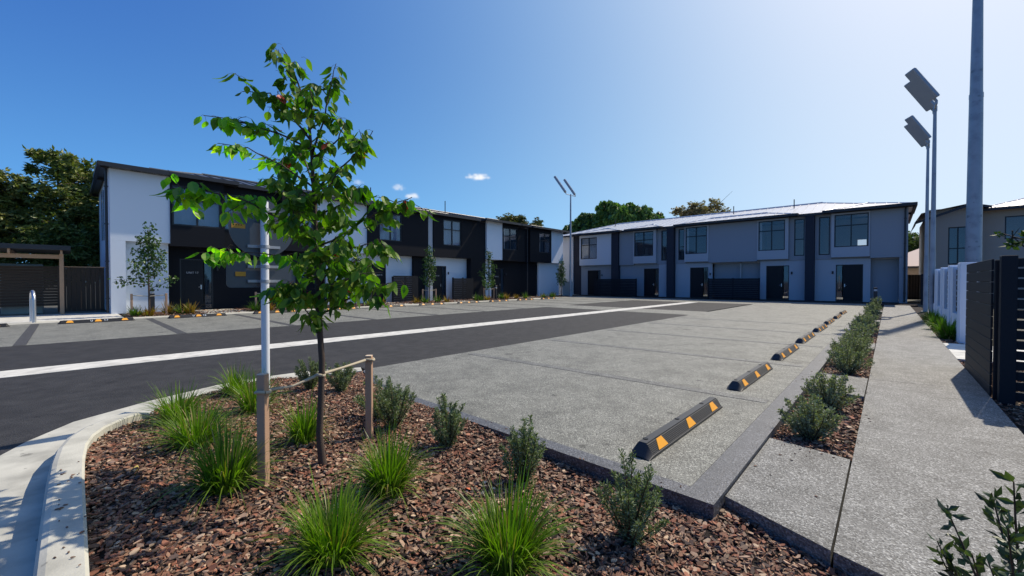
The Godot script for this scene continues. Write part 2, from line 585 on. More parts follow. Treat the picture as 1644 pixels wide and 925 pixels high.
func make_ground() -> void:
	var b := MB.new()
	b.quad(V(-300, -0.16, 300), V(300, -0.16, 300), V(300, -0.16, -300), V(-300, -0.16, -300))
	struct(b, "ground", M.ground)
	var gut := [Vector2(-5.87, -3.0), Vector2(-6.2, -2.35), Vector2(-6.25, -1.85), Vector2(-6.19, -1.26), Vector2(-5.9, -0.58), Vector2(-5.54, -0.03), Vector2(-5.14, 0.23), Vector2(-4.84, 0.36), Vector2(-4.2, 0.48), Vector2(-2.8, 0.5), Vector2(3.2, 0.5)]
	slabs([PackedVector2Array([Vector2(-12.97, 14), Vector2(-12.97, -16.75), Vector2(-9.452, -16.65), Vector2(-9.452, 14)]), PackedVector2Array([Vector2(-8.798, 14), Vector2(-8.798, -16.55), Vector2(-5.72, -16.5), Vector2(-5.72, -3.0)] + gut + [Vector2(3.2, 14)])], 0.0, -0.15, "road", M.asphalt)
	slabs([rect(-13.2, -26.8, -9.452, -18.85), rect(-8.798, -26.8, -5.85, -18.75)], 0.0, -0.15, "road_end", M.asphalt)
	# pale concrete channel along the road, cast in lengths
	b = MB.new()
	var z := 13.0
	var cuts := [13.0, 9.0, 4.2, -3.05, -8.6, -13.4, -17.8, -22.3, -26.9]
	for i in cuts.size() - 1: b.slab(rect(-9.45, cuts[i] - 0.004, -8.8, cuts[i + 1] + 0.004), 0.004, -0.15)
	struct(b, "concrete_channel", M.whitecon)
	# exposed-aggregate parking, right of the road
	var pr := PackedVector2Array([Vector2(-5.715, -3.02), Vector2(-4.75, -2.71), Vector2(-3.9, -2.65), Vector2(-2.42, -2.66), Vector2(-0.912, -2.67), Vector2(-0.912, -31.5), Vector2(-5.715, -31.5)])
	slabs([pr], 0.0, -0.15, "parking_pavement", M.park)
	slabs([rect(-13.2, -18.84, -9.455, -16.68), rect(-8.795, -18.74, -5.72, -16.5), rect(-22.9, -31.5, -5.72, -26.82)], 0.0, -0.15, "pavement_crossing", M.park)
	slabs([rect(-19.45, -26.815, -12.975, 14)], -0.001, -0.15, "parking_pavement_across", M.park)
	b = MB.new()
	for l in [[-5.55, -4.86, -0.95, -5.05], [-5.55, -7.25, -0.95, -7.55], [-5.55, -9.8, -0.95, -10.1], [-5.55, -12.35, -0.95, -12.6], [-5.55, -14.9, -0.95, -15.15]]:
		b.slab(PackedVector2Array([Vector2(l[0], l[1]), Vector2(l[2], l[3]), Vector2(l[2], l[3] - 0.16), Vector2(l[0], l[1] - 0.16)]), 0.004, -0.01)
	struct(b, "bay_marking", M.bayline)
	b = MB.new()
	for i in 11:
		var zc := 0.66 - 2.62 * i + (0.0 if i < 2 else 0.05)
		b.slab(rect(-19.2, zc - 0.09, -13.0, zc + 0.09), 0.0035, -0.01)
	struct(b, "bay_marking_across", M.strip)
	# dark ground edging round the parking, with the step down to the bed
	slabs([PackedVector2Array([Vector2(-5.72, -3.012), Vector2(-5.6, -2.9), Vector2(-4.7, -2.6), Vector2(-3.9, -2.53), Vector2(-2.42, -2.53), Vector2(-2.42, -2.656), Vector2(-3.9, -2.646), Vector2(-4.75, -2.705)]), PackedVector2Array([Vector2(-2.414, -2.53), Vector2(-0.735, -2.53), Vector2(-0.735, -7.0), Vector2(-0.908, -7.0), Vector2(-0.908, -2.666), Vector2(-2.414, -2.656)]), rect(-0.908, -7.006, -0.735, -14.0), rect(-0.908, -14.006, -0.735, -31.4)], 0.003, -0.2, "kerb", M.band)
	# footpath and the pads across the planting strip
	b = MB.new()
	b.slab(PackedVector2Array([Vector2(-0.185, -2.525), Vector2(0.06, -2.45), Vector2(0.87, -2.2), Vector2(0.87, -7.5), Vector2(-0.185, -7.35)]), -0.02, -0.17)
	b.slab(PackedVector2Array([Vector2(-0.185, -7.358), Vector2(0.87, -7.508), Vector2(0.87, -13), Vector2(-0.185, -13)]), -0.02, -0.17)
	b.slab(rect(-0.185, -13.008, 0.87, -19), -0.02, -0.17)
	b.slab(rect(-0.185, -19.008, 0.87, -31.4), -0.02, -0.17)
	struct(b, "footpath", M.path)
	b = MB.new()
	b.slab(PackedVector2Array([Vector2(-0.728, -2.735), Vector2(-0.197, -2.53), Vector2(-0.197, -3.93), Vector2(-0.728, -4.02)]), -0.022, -0.17)
	for p in [[-6.2, -7.4], [-10.75, -11.7], [-17.1, -18.85], [-24, -25]]: b.slab(rect(-0.728, p[0], -0.197, p[1]), -0.022, -0.17)
	struct(b, "path_pad", M.path)
	slabs([PackedVector2Array([Vector2(0.88, -10.4), Vector2(3.5, -10.4), Vector2(3.5, -12.9), Vector2(0.88, -12.9)])], -0.03, -0.15, "crossover", M.whitecon)
	# gutter apron and raised kerb of the corner
	slabs([PackedVector2Array(gut + [Vector2(3.2, 0.0), Vector2(-2.4, -0.02), Vector2(-3.5, -0.03), Vector2(-4.2, -0.05), Vector2(-4.5, -0.12), Vector2(-4.8, -0.4), Vector2(-5.3, -0.64), Vector2(-5.7, -1.05), Vector2(-5.92, -1.5), Vector2(-5.94, -1.85), Vector2(-5.84, -2.3), Vector2(-5.63, -2.9)])], 0.003, -0.15, "gutter", M.concrete)
	b = MB.new()
	var line := [V(3.2, 0, -0.03), V(-1, 0, -0.04), V(-2.4, 0, -0.05), V(-3.0, 0, -0.055), V(-3.5, 0, -0.06), V(-3.9, 0, -0.07), V(-4.2, 0, -0.09), V(-4.42, 0, -0.13), V(-4.6, 0, -0.2), V(-4.74, 0, -0.3), V(-4.86, 0, -0.42), V(-4.93, 0, -0.5)]
	var prof := [Vector2(0.0, -0.12), Vector2(0.0, 0.132), Vector2(0.012, 0.145), Vector2(0.12, 0.15), Vector2(0.142, 0.143), Vector2(0.155, 0.12), Vector2(0.175, -0.1)]
	var rings := []
	for i in line.size():
		var t: Vector3 = (line[mini(i + 1, line.size() - 1)] - line[maxi(i - 1, 0)]).normalized()
		var o := V(t.z, 0, -t.x)  # to the road side
		if i < 3: o = V(0, 0, 1)
		var r := []
		for q in prof:
			var f := 1.0 if i < line.size() - 1 else 0.75
			r.append(line[i] + o * q.x + V(0, q.y * (f if q.y > 0 else 1.0), 0))
		rings.append(r)
	for i in rings.size() - 1:
		for k in prof.size() - 1:
			b.quad(rings[i][k], rings[i + 1][k], rings[i + 1][k + 1], rings[i][k + 1])
	for k in range(1, prof.size() - 1): b.tri(rings[-1][0], rings[-1][k + 1], rings[-1][k])
	struct(b, "kerb_raised", M.concrete)
	# planting beds
	var bed := PackedVector2Array(BED)
	bed_patch(bed, 0.07, bed_y, "planting_bed", M.soil)
	mulch([BED], 76000, bed_y, "bark_mulch", "red-brown bark chips covering the corner bed under the staked tree", 1.0)
	stray_chips()
	var flat := func(_x, _z): return -0.075
	var strips := []
	for s in [[-4.03, -6.2], [-7.4, -10.75], [-11.7, -17.1], [-18.85, -24.0], [-25, -31]]:
		strips.append(rect(-0.73, s[1], -0.19, s[0]))
		slabs([rect(-0.73, s[1], -0.19, s[0])], -0.08, -0.15, "planting_strip", M.soil)
	mulch(strips.slice(0, 3), 12000, flat, "bark_mulch", "dark bark chips in the narrow planting strip along the footpath", 1.15)
	slabs([rect(0.88, -10.38, 3.2, -4.6), rect(0.88, -31, 1.3, -12.92)], -0.07, -0.15, "side_bed", M.soil)
	mulch([rect(0.88, -10.38, 1.6, -6.0), rect(0.88, -22, 1.2, -12.92)], 4000, func(_x, _z): return -0.068, "bark_mulch", "bark chips between the footpath and the dark fence", 1.2)
	slabs([rect(-20.3, 14, -19.46, -26.8)], 0.002, -0.15, "pavement_edge", M.concrete)
	slabs([rect(-23.4, -31.5, -20.32, -1.5)], -0.02, -0.15, "front_gardens", M.soil)
	mulch([rect(-22.8, -31, -20.35, -1.6)], 9000, func(_x, _z): return -0.015, "bark_mulch", "bark chips in the garden strip before the dark townhouses", 2.2)
	slabs([rect(-24.6, -1.4, -20.32, 12)], 0.0, -0.15, "shelter_pavement", M.whitecon)
	b = MB.new()
	for zz in [-4.6, -13.1, -17.9, -25.0]: b.slab(rect(-23.2, zz - 0.75, -20.32, zz + 0.75), 0.006, -0.1)
	struct(b, "entrance_pads", M.concrete)
	slabs([rect(-22.9, -34.4, 1.2, -31.52)], -0.01, -0.15, "terrace_forecourt", M.soil)
# ---------------------------------------------------------------- buildings (local frame: x along the front, y up, z out of the front)
func wall(parent: Node, m: Material, u0: float, u1: float, v0: float, v1: float, w: float, holes := [], depth := 0.0, called := "wall", thick := 0.16) -> Node:
	var b := MB.new()
	var us := [u0, u1]
	var vs := [v0, v1]
	for h in holes:
		us += [h[0], h[1]]
		vs += [h[2], h[3]]
	us.sort()
	vs.sort()
	for i in us.size() - 1:
		for j in vs.size() - 1:
			if us[i + 1] - us[i] < 0.001 or vs[j + 1] - vs[j] < 0.001: continue
			var cu: float = (us[i] + us[i + 1]) / 2
			var cv: float = (vs[j] + vs[j + 1]) / 2
			var open := false
			for h in holes:
				if cu > h[0] and cu < h[1] and cv > h[2] and cv < h[3]: open = true
			if not open: b.box(V(us[i], vs[j], w - thick), V(us[i + 1], vs[j + 1], w))
	if depth > thick:
		b.box(V(u0, v0, w - depth), V(u0 + 0.1, v1, w - thick))
		b.box(V(u1 - 0.1, v0, w - depth), V(u1, v1, w - thick))
		b.box(V(u0 + 0.1, v0, w - depth), V(u1 - 0.1, v0 + 0.08, w - thick))
	return obj(b, called, m, parent)
func window(parent: Node, h: Array, w: float, cols := 2, transom := -1.0, curtain := 0.0) -> void:
	var u0: float = h[0]
	var u1: float = h[1]
	var v0: float = h[2]
	var v1: float = h[3]
	var b := MB.new()
	var f := 0.06
	var d0 := w - 0.14
	var d1 := w - 0.035
	b.box(V(u0, v0, d0), V(u0 + f, v1, d1))
	b.box(V(u1 - f, v0, d0), V(u1, v1, d1))
	b.box(V(u0 + f, v0, d0), V(u1 - f, v0 + f, d1 + 0.02))
	b.box(V(u0 + f, v1 - f, d0), V(u1 - f, v1, d1))
	var ub := [u0 + f]
	for i in range(1, cols):
		var c := lerpf(u0, u1, float(i) / cols)
		b.box(V(c - f / 2, v0 + f, d0 + 0.01), V(c + f / 2, v1 - f, d1 - 0.005))
		ub += [c - f / 2, c + f / 2]
	ub.append(u1 - f)
	var vb := [v0 + f]
	if transom > 0:
		for i in range(0, ub.size(), 2): b.box(V(ub[i], transom - f / 2, d0 + 0.012), V(ub[i + 1], transom + f / 2, d1 - 0.007))
		vb += [transom - f / 2, transom + f / 2]
	vb.append(v1 - f)
	var win := obj(b, "window", M.frame, parent)
	for i in range(0, ub.size(), 2):
		for j in range(0, vb.size(), 2):
			one(V(ub[i], vb[j], w - 0.095), V(ub[i + 1], vb[j + 1], w - 0.089), "pane", M.pane, win)
	if curtain > 0:
		var cb := MB.new()
		var n := 10
		for i in n:
			var a := u0 + (u1 - u0) * curtain * i / n
			var e := u0 + (u1 - u0) * curtain * (i + 1) / n
			cb.quad(V(a, v0, w - 0.2 - 0.018 * (i % 2)), V(e, v0, w - 0.2 - 0.018 * ((i + 1) % 2)), V(e, v1, w - 0.2 - 0.018 * ((i + 1) % 2)), V(a, v1, w - 0.2 - 0.018 * (i % 2)))
		obj(cb, "curtain", M.blind_sky_reflection if curtain >= 1.0 else M.curtain, win)
func door(parent: Node, u0: float, u1: float, top: float, w: float, light := 0, word := "") -> void:
	var b := MB.new()
	var d0 := u0 + (0.32 if light < 0 else 0.0)
	var d1 := u1 - (0.32 if light > 0 else 0.0)
	b.box(V(d0 + 0.05, 0.06, w - 0.06), V(d1 - 0.05, top - 0.05, w - 0.02))
	for i in 3: b.box(V(d0 + 0.16, 0.25 + i * 0.68, w - 0.019), V(d1 - 0.16, 0.8 + i * 0.68, w - 0.008))
	var d := obj(b, "door", M.dark, parent)
	b = MB.new()
	b.box(V(u0, 0.02, w - 0.1), V(u0 + 0.05, top, w + 0.015))
	b.box(V(u1 - 0.05, 0.02, w - 0.1), V(u1, top, w + 0.015))
	b.box(V(u0 + 0.05, top - 0.05, w - 0.1), V(u1 - 0.05, top, w + 0.015))
	b.box(V(u0 + 0.05, 0.0, w - 0.1), V(u1 - 0.05, 0.055, w + 0.03))
	obj(b, "door_frame", M.frame, d)
	var hs := d1 - 0.14 if light >= 0 else d0 + 0.14
	b = MB.new()
	b.tube([V(hs, 1.05, w - 0.02), V(hs, 1.05, w + 0.04), V(hs - 0.11 * (1 if light >= 0 else -1), 1.05, w + 0.045)], [0.012, 0.012, 0.011], 6)
	b.box(V(hs - 0.025, 0.95, w - 0.02), V(hs + 0.025, 1.15, w - 0.004))
	obj(b, "handle", M.steel, d)
	if light != 0:
		var a := u0 + 0.05 if light < 0 else d1
		one(V(a, 0.06, w - 0.05), V(a + 0.27, top - 0.05, w - 0.044), "pane", M.pane, d)
	var wl := MB.new()
	var lu := u1 + 0.16 if light >= 0 else u0 - 0.16
	wl.tube([V(lu, 1.82, w + 0.09), V(lu, 2.0, w + 0.09)], [0.045, 0.045], 8)
	wl.box(V(lu - 0.03, 1.86, w - 0.02), V(lu + 0.03, 1.96, w + 0.06))
	obj(wl, "wall_light", M.fascia, d)
	if word:
		var t := TextMesh.new()
		t.text = word
		t.font_size = 16
		t.pixel_size = 0.0075
		t.depth = 0.006
		var o := put(t, "lettering", M.lightgrey, d)
		o.set_meta("kind", "stuff")
		o.position = V((d0 + d1) / 2, 1.72, w - 0.002)
func hip_roof(parent: Node, u0: float, u1: float, w0: float, w1: float, v: float, pitch: float, m: Material, hip_ends := [true, true], seams := true, called := "roof") -> void:
	var run := (w1 - w0) / 2
	var h := run * tan(deg_to_rad(pitch))
	var mid := (w0 + w1) / 2
	var a := V(u0, v, w1)
	var b := V(u1, v, w1)
	var c := V(u1, v, w0)
	var d := V(u0, v, w0)
	var l := minf(run, (u1 - u0) / 2)
	var e := V(u0 + (l if hip_ends[0] else 0.0), v + h, mid)
	var f := V(u1 - (l if hip_ends[1] else 0.0), v + h, mid)
	var mb := MB.new()
	mb.quad(a, b, f, e)
	mb.quad(c, d, e, f)
	mb.tri(b, c, f)
	mb.tri(d, a, e)
	mb.quad(d, c, b, a)
	var r := obj(mb, called, m, parent)
	mb = MB.new()  # gutter and fascia round the eaves
	mb.box(V(u0 - 0.08, v - 0.13, w1), V(u1 + 0.08, v + 0.035, w1 + 0.1))
	mb.box(V(u0 - 0.08, v - 0.13, w0 - 0.1), V(u1 + 0.08, v + 0.035, w0))
	if hip_ends[0]: mb.box(V(u0 - 0.1, v - 0.13, w0), V(u0, v + 0.035, w1))
	if hip_ends[1]: mb.box(V(u1, v - 0.13, w0), V(u1 + 0.1, v + 0.035, w1))
	obj(mb, "gutter", M.fascia, r)
	if not seams: return
	mb = MB.new()
	var u := u0 + 0.3
	while u < u1:
		var t := 1.0
		if hip_ends[0]: t = minf(t, (u - u0) / l)
		if hip_ends[1]: t = minf(t, (u1 - u) / l)
		mb.seam(V(u, v, w1), V(u, v + h * t, w1 - run * t))
		u += 0.55
	for side in 2:
		if not hip_ends[side]: continue
		var w := w0 + 0.3
		while w < w1:
			var t := minf((w - w0) / run, (w1 - w) / run)
			var s := -1.0 if side else 1.0
			var uu := u1 if side else u0
			mb.seam(V(uu, v, w), V(uu + s * l * t, v + h * t, w))
			w += 0.55
	var so := obj(mb, "seams", m, r)
	so.set_meta("kind", "stuff")
	mb = MB.new()
	mb.tube([e + V(-0.05, 0.03, 0), f + V(0.05, 0.03, 0)], [0.07, 0.07], 6)
	if hip_ends[0]:
		mb.tube([a, e + V(0, 0.02, 0)], [0.05, 0.05], 6)
		mb.tube([d, e + V(0, 0.02, 0)], [0.05, 0.05], 6)
	if hip_ends[1]:
		mb.tube([b, f + V(0, 0.02, 0)], [0.05, 0.05], 6)
		mb.tube([c, f + V(0, 0.02, 0)], [0.05, 0.05], 6)
	obj(mb, "ridge_cap", m, r)
func vent_pipe(parent: Node, u: float, v: float, w: float, h: float) -> void:
	var b := MB.new()
	b.tube([V(u, v - 0.4, w), V(u, v + h, w)], [0.035, 0.035], 6)
	obj(b, "vent_pipe", M.fascia, parent)
func downpipe(parent: Node, u: float, w: float, top: float, m: Material) -> void:
	var b := MB.new()
	b.tube([V(u, 0.05, w), V(u, top, w)], [0.045, 0.045], 8)
	for k in 4: b.box(V(u - 0.06, 0.6 + k * 1.5, w - 0.09), V(u + 0.06, 0.64 + k * 1.5, w + 0.05))
	obj(b, "downpipe", m, parent)
func screen(parent: Node, u0: float, u1: float, w: float, top: float) -> void:
	var s := Node3D.new()
	s.name = "screen"
	parent.add_child(s, true)
	for k in 3:
		var u := lerpf(u0, u1, k / 2.0)
		one(V(u - 0.045, 0, w - 0.05), V(u + 0.045, top, w + 0.045), "post", M.slat, s)
	var n := int(top / 0.135)
	var mesh: ArrayMesh = null
	for i in n:
		if mesh == null:
			var q := MB.new()
			q.box(V(u0, 0, 0.0), V(u1, 0.128, 0.022))
			mesh = q.mesh()
		put(mesh, "slat", M.slat, s).position = V(0, 0.06 + i * 0.135, w + 0.046)
func dark_terrace() -> void:
	var t := base("townhouse_terrace", V(-23, 0, 0), PI / 2)
	tag(t, "two-storey black and white townhouse terrace with projecting window boxes", "townhouses")
	# unit beside the fence
	wall(t, M.white, 1.21, 3.08, 2.97, 5.95, 0.0, [], 0.9)
	wall(t, M.white, 1.21, 1.66, 0, 2.968, 0.0, [], 0.9)
	wall(t, M.white, 1.664, 3.05, 0, 2.966, -0.32)
	var h := [3.15, 4.92, 3.77, 5.52]
	wall(t, M.darkclad, 3.084, 5.05, 2.86, 5.9, 0.06, [h], 0.9)
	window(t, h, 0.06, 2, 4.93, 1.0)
	wall(t, M.darkclad, 3.054, 7.55, 0, 2.85, -0.75, [[3.5, 4.75, 0.0, 2.35]])
	door(t, 3.5, 4.75, 2.35, -0.78, 1, "UNIT 17")
	h = [5.12, 6.1, 3.77, 5.5]
	wall(t, M.darkclad, 5.054, 7.55, 2.86, 5.9, -0.35, [h], 0.5)
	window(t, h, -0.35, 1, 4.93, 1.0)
	h = [7.72, 9.1, 3.83, 5.5]
	wall(t, M.darkclad, 7.554, 9.3, 2.9, 5.9, 0.06, [h], 0.9)
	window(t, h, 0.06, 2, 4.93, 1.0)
	wall(t, M.darkclad, 7.554, 9.9, 0, 2.89, -0.75, [[7.9, 9.0, 0.0, 2.35]])
	door(t, 7.9, 9.0, 2.35, -0.78, 1, "UNIT 16")
	wall(t, M.white, 9.304, 12.2, 2.98, 5.95, 0.0, [], 0.9)
	wall(t, M.white, 9.904, 11.3, 0, 2.975, -0.32)
	# next units
	h = [12.95, 14.53, 3.84, 5.54]
	wall(t, M.darkclad, 12.204, 16.55, 2.98, 5.88, 0.12, [h], 0.9)
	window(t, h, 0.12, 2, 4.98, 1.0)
	wall(t, M.white, 11.304, 15.66, 0, 2.975, -0.5, [[12.5, 13.74, 0.0, 2.4]])
	door(t, 12.5, 13.74, 2.4, -0.53, -1, "UNIT 15")
	wall(t, M.darkclad, 15.664, 16.55, 0, 2.97, -0.3)
	screen(t, 13.8, 15.6, 0.2, 1.62)
	wall(t, M.lightgrey, 16.6, 16.95, 0, 5.93, 0.05, [], 0.9)
	h = [17.82, 19.48, 3.85, 5.66]
	wall(t, M.darkclad, 16.98, 20.48, 3.02, 5.88, 0.12, [h], 0.9)
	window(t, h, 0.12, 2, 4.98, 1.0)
	wall(t, M.white, 16.954, 20.48, 0, 3.015, -0.5, [[17.2, 18.55, 0.0, 2.42]])
	door(t, 17.2, 18.55, 2.42, -0.53, 1, "UNIT 14")
	screen(t, 18.6, 20.45, 0.2, 1.6)
	wall(t, M.darkclad, 20.484, 22.0, 0, 5.93, -0.02, [], 0.7)
	wall(t, M.white, 22.02, 23.75, 3.04, 6.0, 0.12, [], 0.9)
	wall(t, M.white, 22.02, 23.0, 0, 3.035, -0.4)
	h = [23.82, 25.5, 3.9, 5.66]
	wall(t, M.darkclad, 23.754, 25.56, 3.0, 6.0, 0.18, [h], 0.9)
	window(t, h, 0.18, 2, 4.98, 0.2)
	wall(t, M.darkclad, 23.004, 26.84, 0, 2.995, -0.6, [[23.3, 24.7, 0, 2.4]])
	door(t, 23.3, 24.7, 2.4, -0.63, 1, "UNIT 13")
	wall(t, M.darkclad, 25.57, 27.2, 3.0, 6.0, -0.1, [], 0.6)
	downpipe(t, 26.95, 0.02, 5.9, M.fascia)
	h = [28.5, 30.15, 3.9, 5.66]
	wall(t, M.darkclad, 27.22, 30.24, 3.02, 6.0, 0.12, [h], 0.9)
	window(t, h, 0.12, 2, 4.98, 0.2)
	wall(t, M.white, 30.244, 32.15, 3.03, 6.0, 0.06, [], 0.9)
	wall(t, M.darkclad, 26.844, 29.0, 0, 2.995, -0.6)
	wall(t, M.white, 29.004, 32.1, 0, 3.02, -0.4)
	# flank, back, floors
	var fl := MB.new()
	fl.box(V(1.215, 0, -7.7), V(1.4, 5.95, -0.9))
	obj(fl, "flank_wall", M.white, t)
	one(V(1.15, 3.2, -4.2), V(1.213, 5.5, -3.5), "flank_window", M.pane, t)
	downpipe(t, 1.12, -0.12, 5.9, M.fascia)
	one(V(32.0, 0, -7.7), V(32.14, 5.95, -0.9), "flank_wall", M.palewall, t)
	one(V(1.4, 0, -7.7), V(32.0, 5.95, -7.55), "back_wall", M.palewall, t)
	one(V(1.4, 2.78, -7.5), V(32.0, 2.84, -0.92), "upper_floor", M.inside, t)
	one(V(1.4, 0, -4.0), V(32.0, 5.9, -3.9), "inner_wall", M.inside, t)
	for u in [9.3, 16.8, 22.0, 27.2]: one(V(u, 0, -3.9), V(u + 0.1, 5.9, -0.92), "inner_wall", M.inside, t)
	# roofs
	hip_roof(t, 0.98, 32.4, -8.2, -0.1, 5.97, 14.5, M.roofdark)
	hip_roof(t, 0.95, 5.5, -3.0, 0.32, 5.965, 11.5, M.roofdark)
	hip_roof(t, 9.0, 12.4, -3.0, 0.3, 5.965, 11.5, M.roofdark)
	hip_roof(t, 12.5, 21.0, -3.0, 0.38, 5.96, 11.5, M.roofdark)
	hip_roof(t, 21.5, 26.6, -3.2, 0.62, 6.05, 11.5, M.roofdark)
	hip_roof(t, 27.1, 32.65, -3.2, 0.55, 6.06, 11.5, M.roofdark)
	for u in [14.4, 20.9]: vent_pipe(t, u, 6.9, -3.6, 0.95)
func grey_terrace() -> void:
	var t := base("townhouse_terrace", V(0, 0, -34.6))
	tag(t, "two-storey blue-grey townhouse terrace with metal roof coloured pale for sun glare behind the parking bays", "townhouses")
	var h: Array
	wall(t, M.palewall, -25.5, -23.45, 0, 5.9, 0.0)
	wall(t, M.darkpier, -23.44, -22.55, 0, 5.88, -0.1)
	h = [-22.35, -20.55, 3.5, 5.55]
	wall(t, M.palewall, -22.5, -19.0, 2.88, 5.86, 0.3, [h], 0.7)
	window(t, h, 0.3, 2, 4.85, 0.95)
	wall(t, M.grey, -22.54, -19.0, 0, 2.87, -0.1, [[-21.8, -20.35, 0, 2.4]])
	door(t, -21.8, -20.35, 2.4, -0.13, 1)
	wall(t, M.darkpier, -18.99, -18.3, 0, 5.88, 0.35, [], 0.6)
	wall(t, M.grey, -18.29, -16.85, 2.8, 5.88, 0.1, [], 0.4)
	h = [-16.75, -15.0, 3.54, 5.68]
	wall(t, M.lightgrey, -16.84, -14.75, 2.9, 5.86, 0.3, [h], 0.6)
	window(t, h, 0.3, 2, 4.95, 0.0)
	wall(t, M.grey, -18.29, -13.8, 0, 2.79, -0.1, [[-16.0, -14.65, 0, 2.45]])
	wall(t, M.lightgrey, -14.6, -13.8, 0.0, 2.78, 0.02)
	door(t, -16.0, -14.65, 2.45, -0.13, 1)
	h = [-14.4, -13.85, 3.1, 5.66]
	wall(t, M.grey, -14.74, -13.8, 2.8, 5.88, 0.02, [h])
	window(t, h, 0.02, 1, 4.2)
	wall(t, M.darkpier, -13.79, -13.2, 0, 5.88, 0.4, [], 0.6)
	h = [-12.95, -12.45, 3.1, 5.66]
	wall(t, M.grey, -13.19, -12.36, 2.8, 5.88, 0.02, [h])
	window(t, h, 0.02, 1, 4.2)
	h = [-12.28, -10.62, 3.54, 5.7]
	wall(t, M.lightgrey, -12.355, -10.5, 2.9, 5.86, 0.3, [h], 0.6)
	window(t, h, 0.3, 2, 4.95, 0.12)
	wall(t, M.lightgrey, -13.19, -10.3, 0, 2.79, -0.02, [[-12.0, -10.6, 0, 2.45]])
	door(t, -12.0, -10.6, 2.45, -0.05, 1)
	wall(t, M.grey, -10.495, -7.15, 2.8, 5.88, 0.25, [], 0.5)
	wall(t, M.grey, -10.29, -7.0, 0, 2.79, -0.5)
	h = [-7.06, -5.42, 3.54, 5.68]
	wall(t, M.lightgrey, -7.14, -5.22, 2.9, 5.86, 0.3, [h], 0.6)
	window(t, h, 0.3, 2, 4.95, 0.12)
	wall(t, M.lightgrey, -6.99, -4.25, 0, 2.79, -0.02, [[-6.6, -5.2, 0, 2.45]])
	door(t, -6.6, -5.2, 2.45, -0.05, 1)
	h = [-4.92, -4.32, 3.1, 5.66]
	wall(t, M.grey, -5.21, -4.25, 2.8, 5.88, 0.02, [h])
	window(t, h, 0.02, 1, 4.25)
	wall(t, M.darkpier, -4.24, -3.74, 0, 5.88, 0.4, [], 0.6)
	h = [-3.53, -2.93, 3.1, 5.66]
	wall(t, M.grey, -3.73, -2.85, 2.8, 5.88, 0.02, [h])
	window(t, h, 0.02, 1)
	h = [-2.68, -0.97, 3.56, 5.68]
	wall(t, M.lightgrey, -2.84, -0.9, 2.9, 5.86, 0.3, [h], 0.6)
	window(t, h, 0.3, 2, 4.95)
	wall(t, M.lightgrey, -3.73, -0.86, 0, 2.79, -0.02, [[-2.6, -1.22, 0, 2.42]])
	door(t, -2.6, -1.22, 2.42, -0.05, -1)
	wall(t, M.grey, -0.89, 0.83, 2.8, 5.88, 0.25, [], 0.5)
	wall(t, M.grey, -0.855, 0.45, 0, 2.79, -0.45)
	wall(t, M.grey, 0.454, 0.83, 0, 2.79, 0.25, [], 0.5)
	downpipe(t, 0.7, 0.32, 5.8, M.fascia)
	for s in [[-20.2, -16.1], [-10.2, -6.8]]: screen(t, s[0], s[1], 1.2, 1.57)
	one(V(0.68, 0, -9.0), V(0.828, 5.88, -0.25), "flank_wall", M.grey, t)
	one(V(-25.5, 0, -9.0), V(-25.35, 5.88, -0.18), "flank_wall", M.palewall, t)
	var bh := [[-4.75, -4.1, 3.3, 4.75], [-1.9, -1.35, 3.2, 4.7], [-15.8, -15.0, 3.3, 4.7]]
	wall(t, M.palewall, -25.35, 0.68, 0, 5.88, -8.85, bh, 0.0, "back_wall")
	one(V(-25.35, 2.72, -8.8), V(0.68, 2.78, -0.3), "upper_floor", M.inside, t)
	one(V(-25.3, 2.781, -0.3), V(0.66, 2.91, -0.12), "floor_edge", M.grey, t)
	for u in [-18.9, -13.6, -8.4, -4.1 + 0.25]: one(V(u, 0, -8.8), V(u + 0.1, 5.85, -0.3), "inner_wall", M.inside, t)
	hip_roof(t, -25.8, 1.05, -9.4, 0.35, 5.9, 16.0, M.roof_pale_glare)
	hip_roof(t, -23.0, -18.0, -3.6, 0.75, 5.93, 14.0, M.roof_pale_glare)
	hip_roof(t, -17.4, -14.2, -3.6, 0.75, 5.93, 14.0, M.roof_pale_glare)
	hip_roof(t, -13.0, -4.7, -3.6, 0.75, 5.94, 14.0, M.roof_pale_glare)
	hip_roof(t, -3.2, 1.1, -3.6, 0.75, 5.94, 14.0, M.roof_pale_glare)
	for u in [-20.5, -5.4, -9.6]: vent_pipe(t, u, 6.9, -3.2, 0.7)
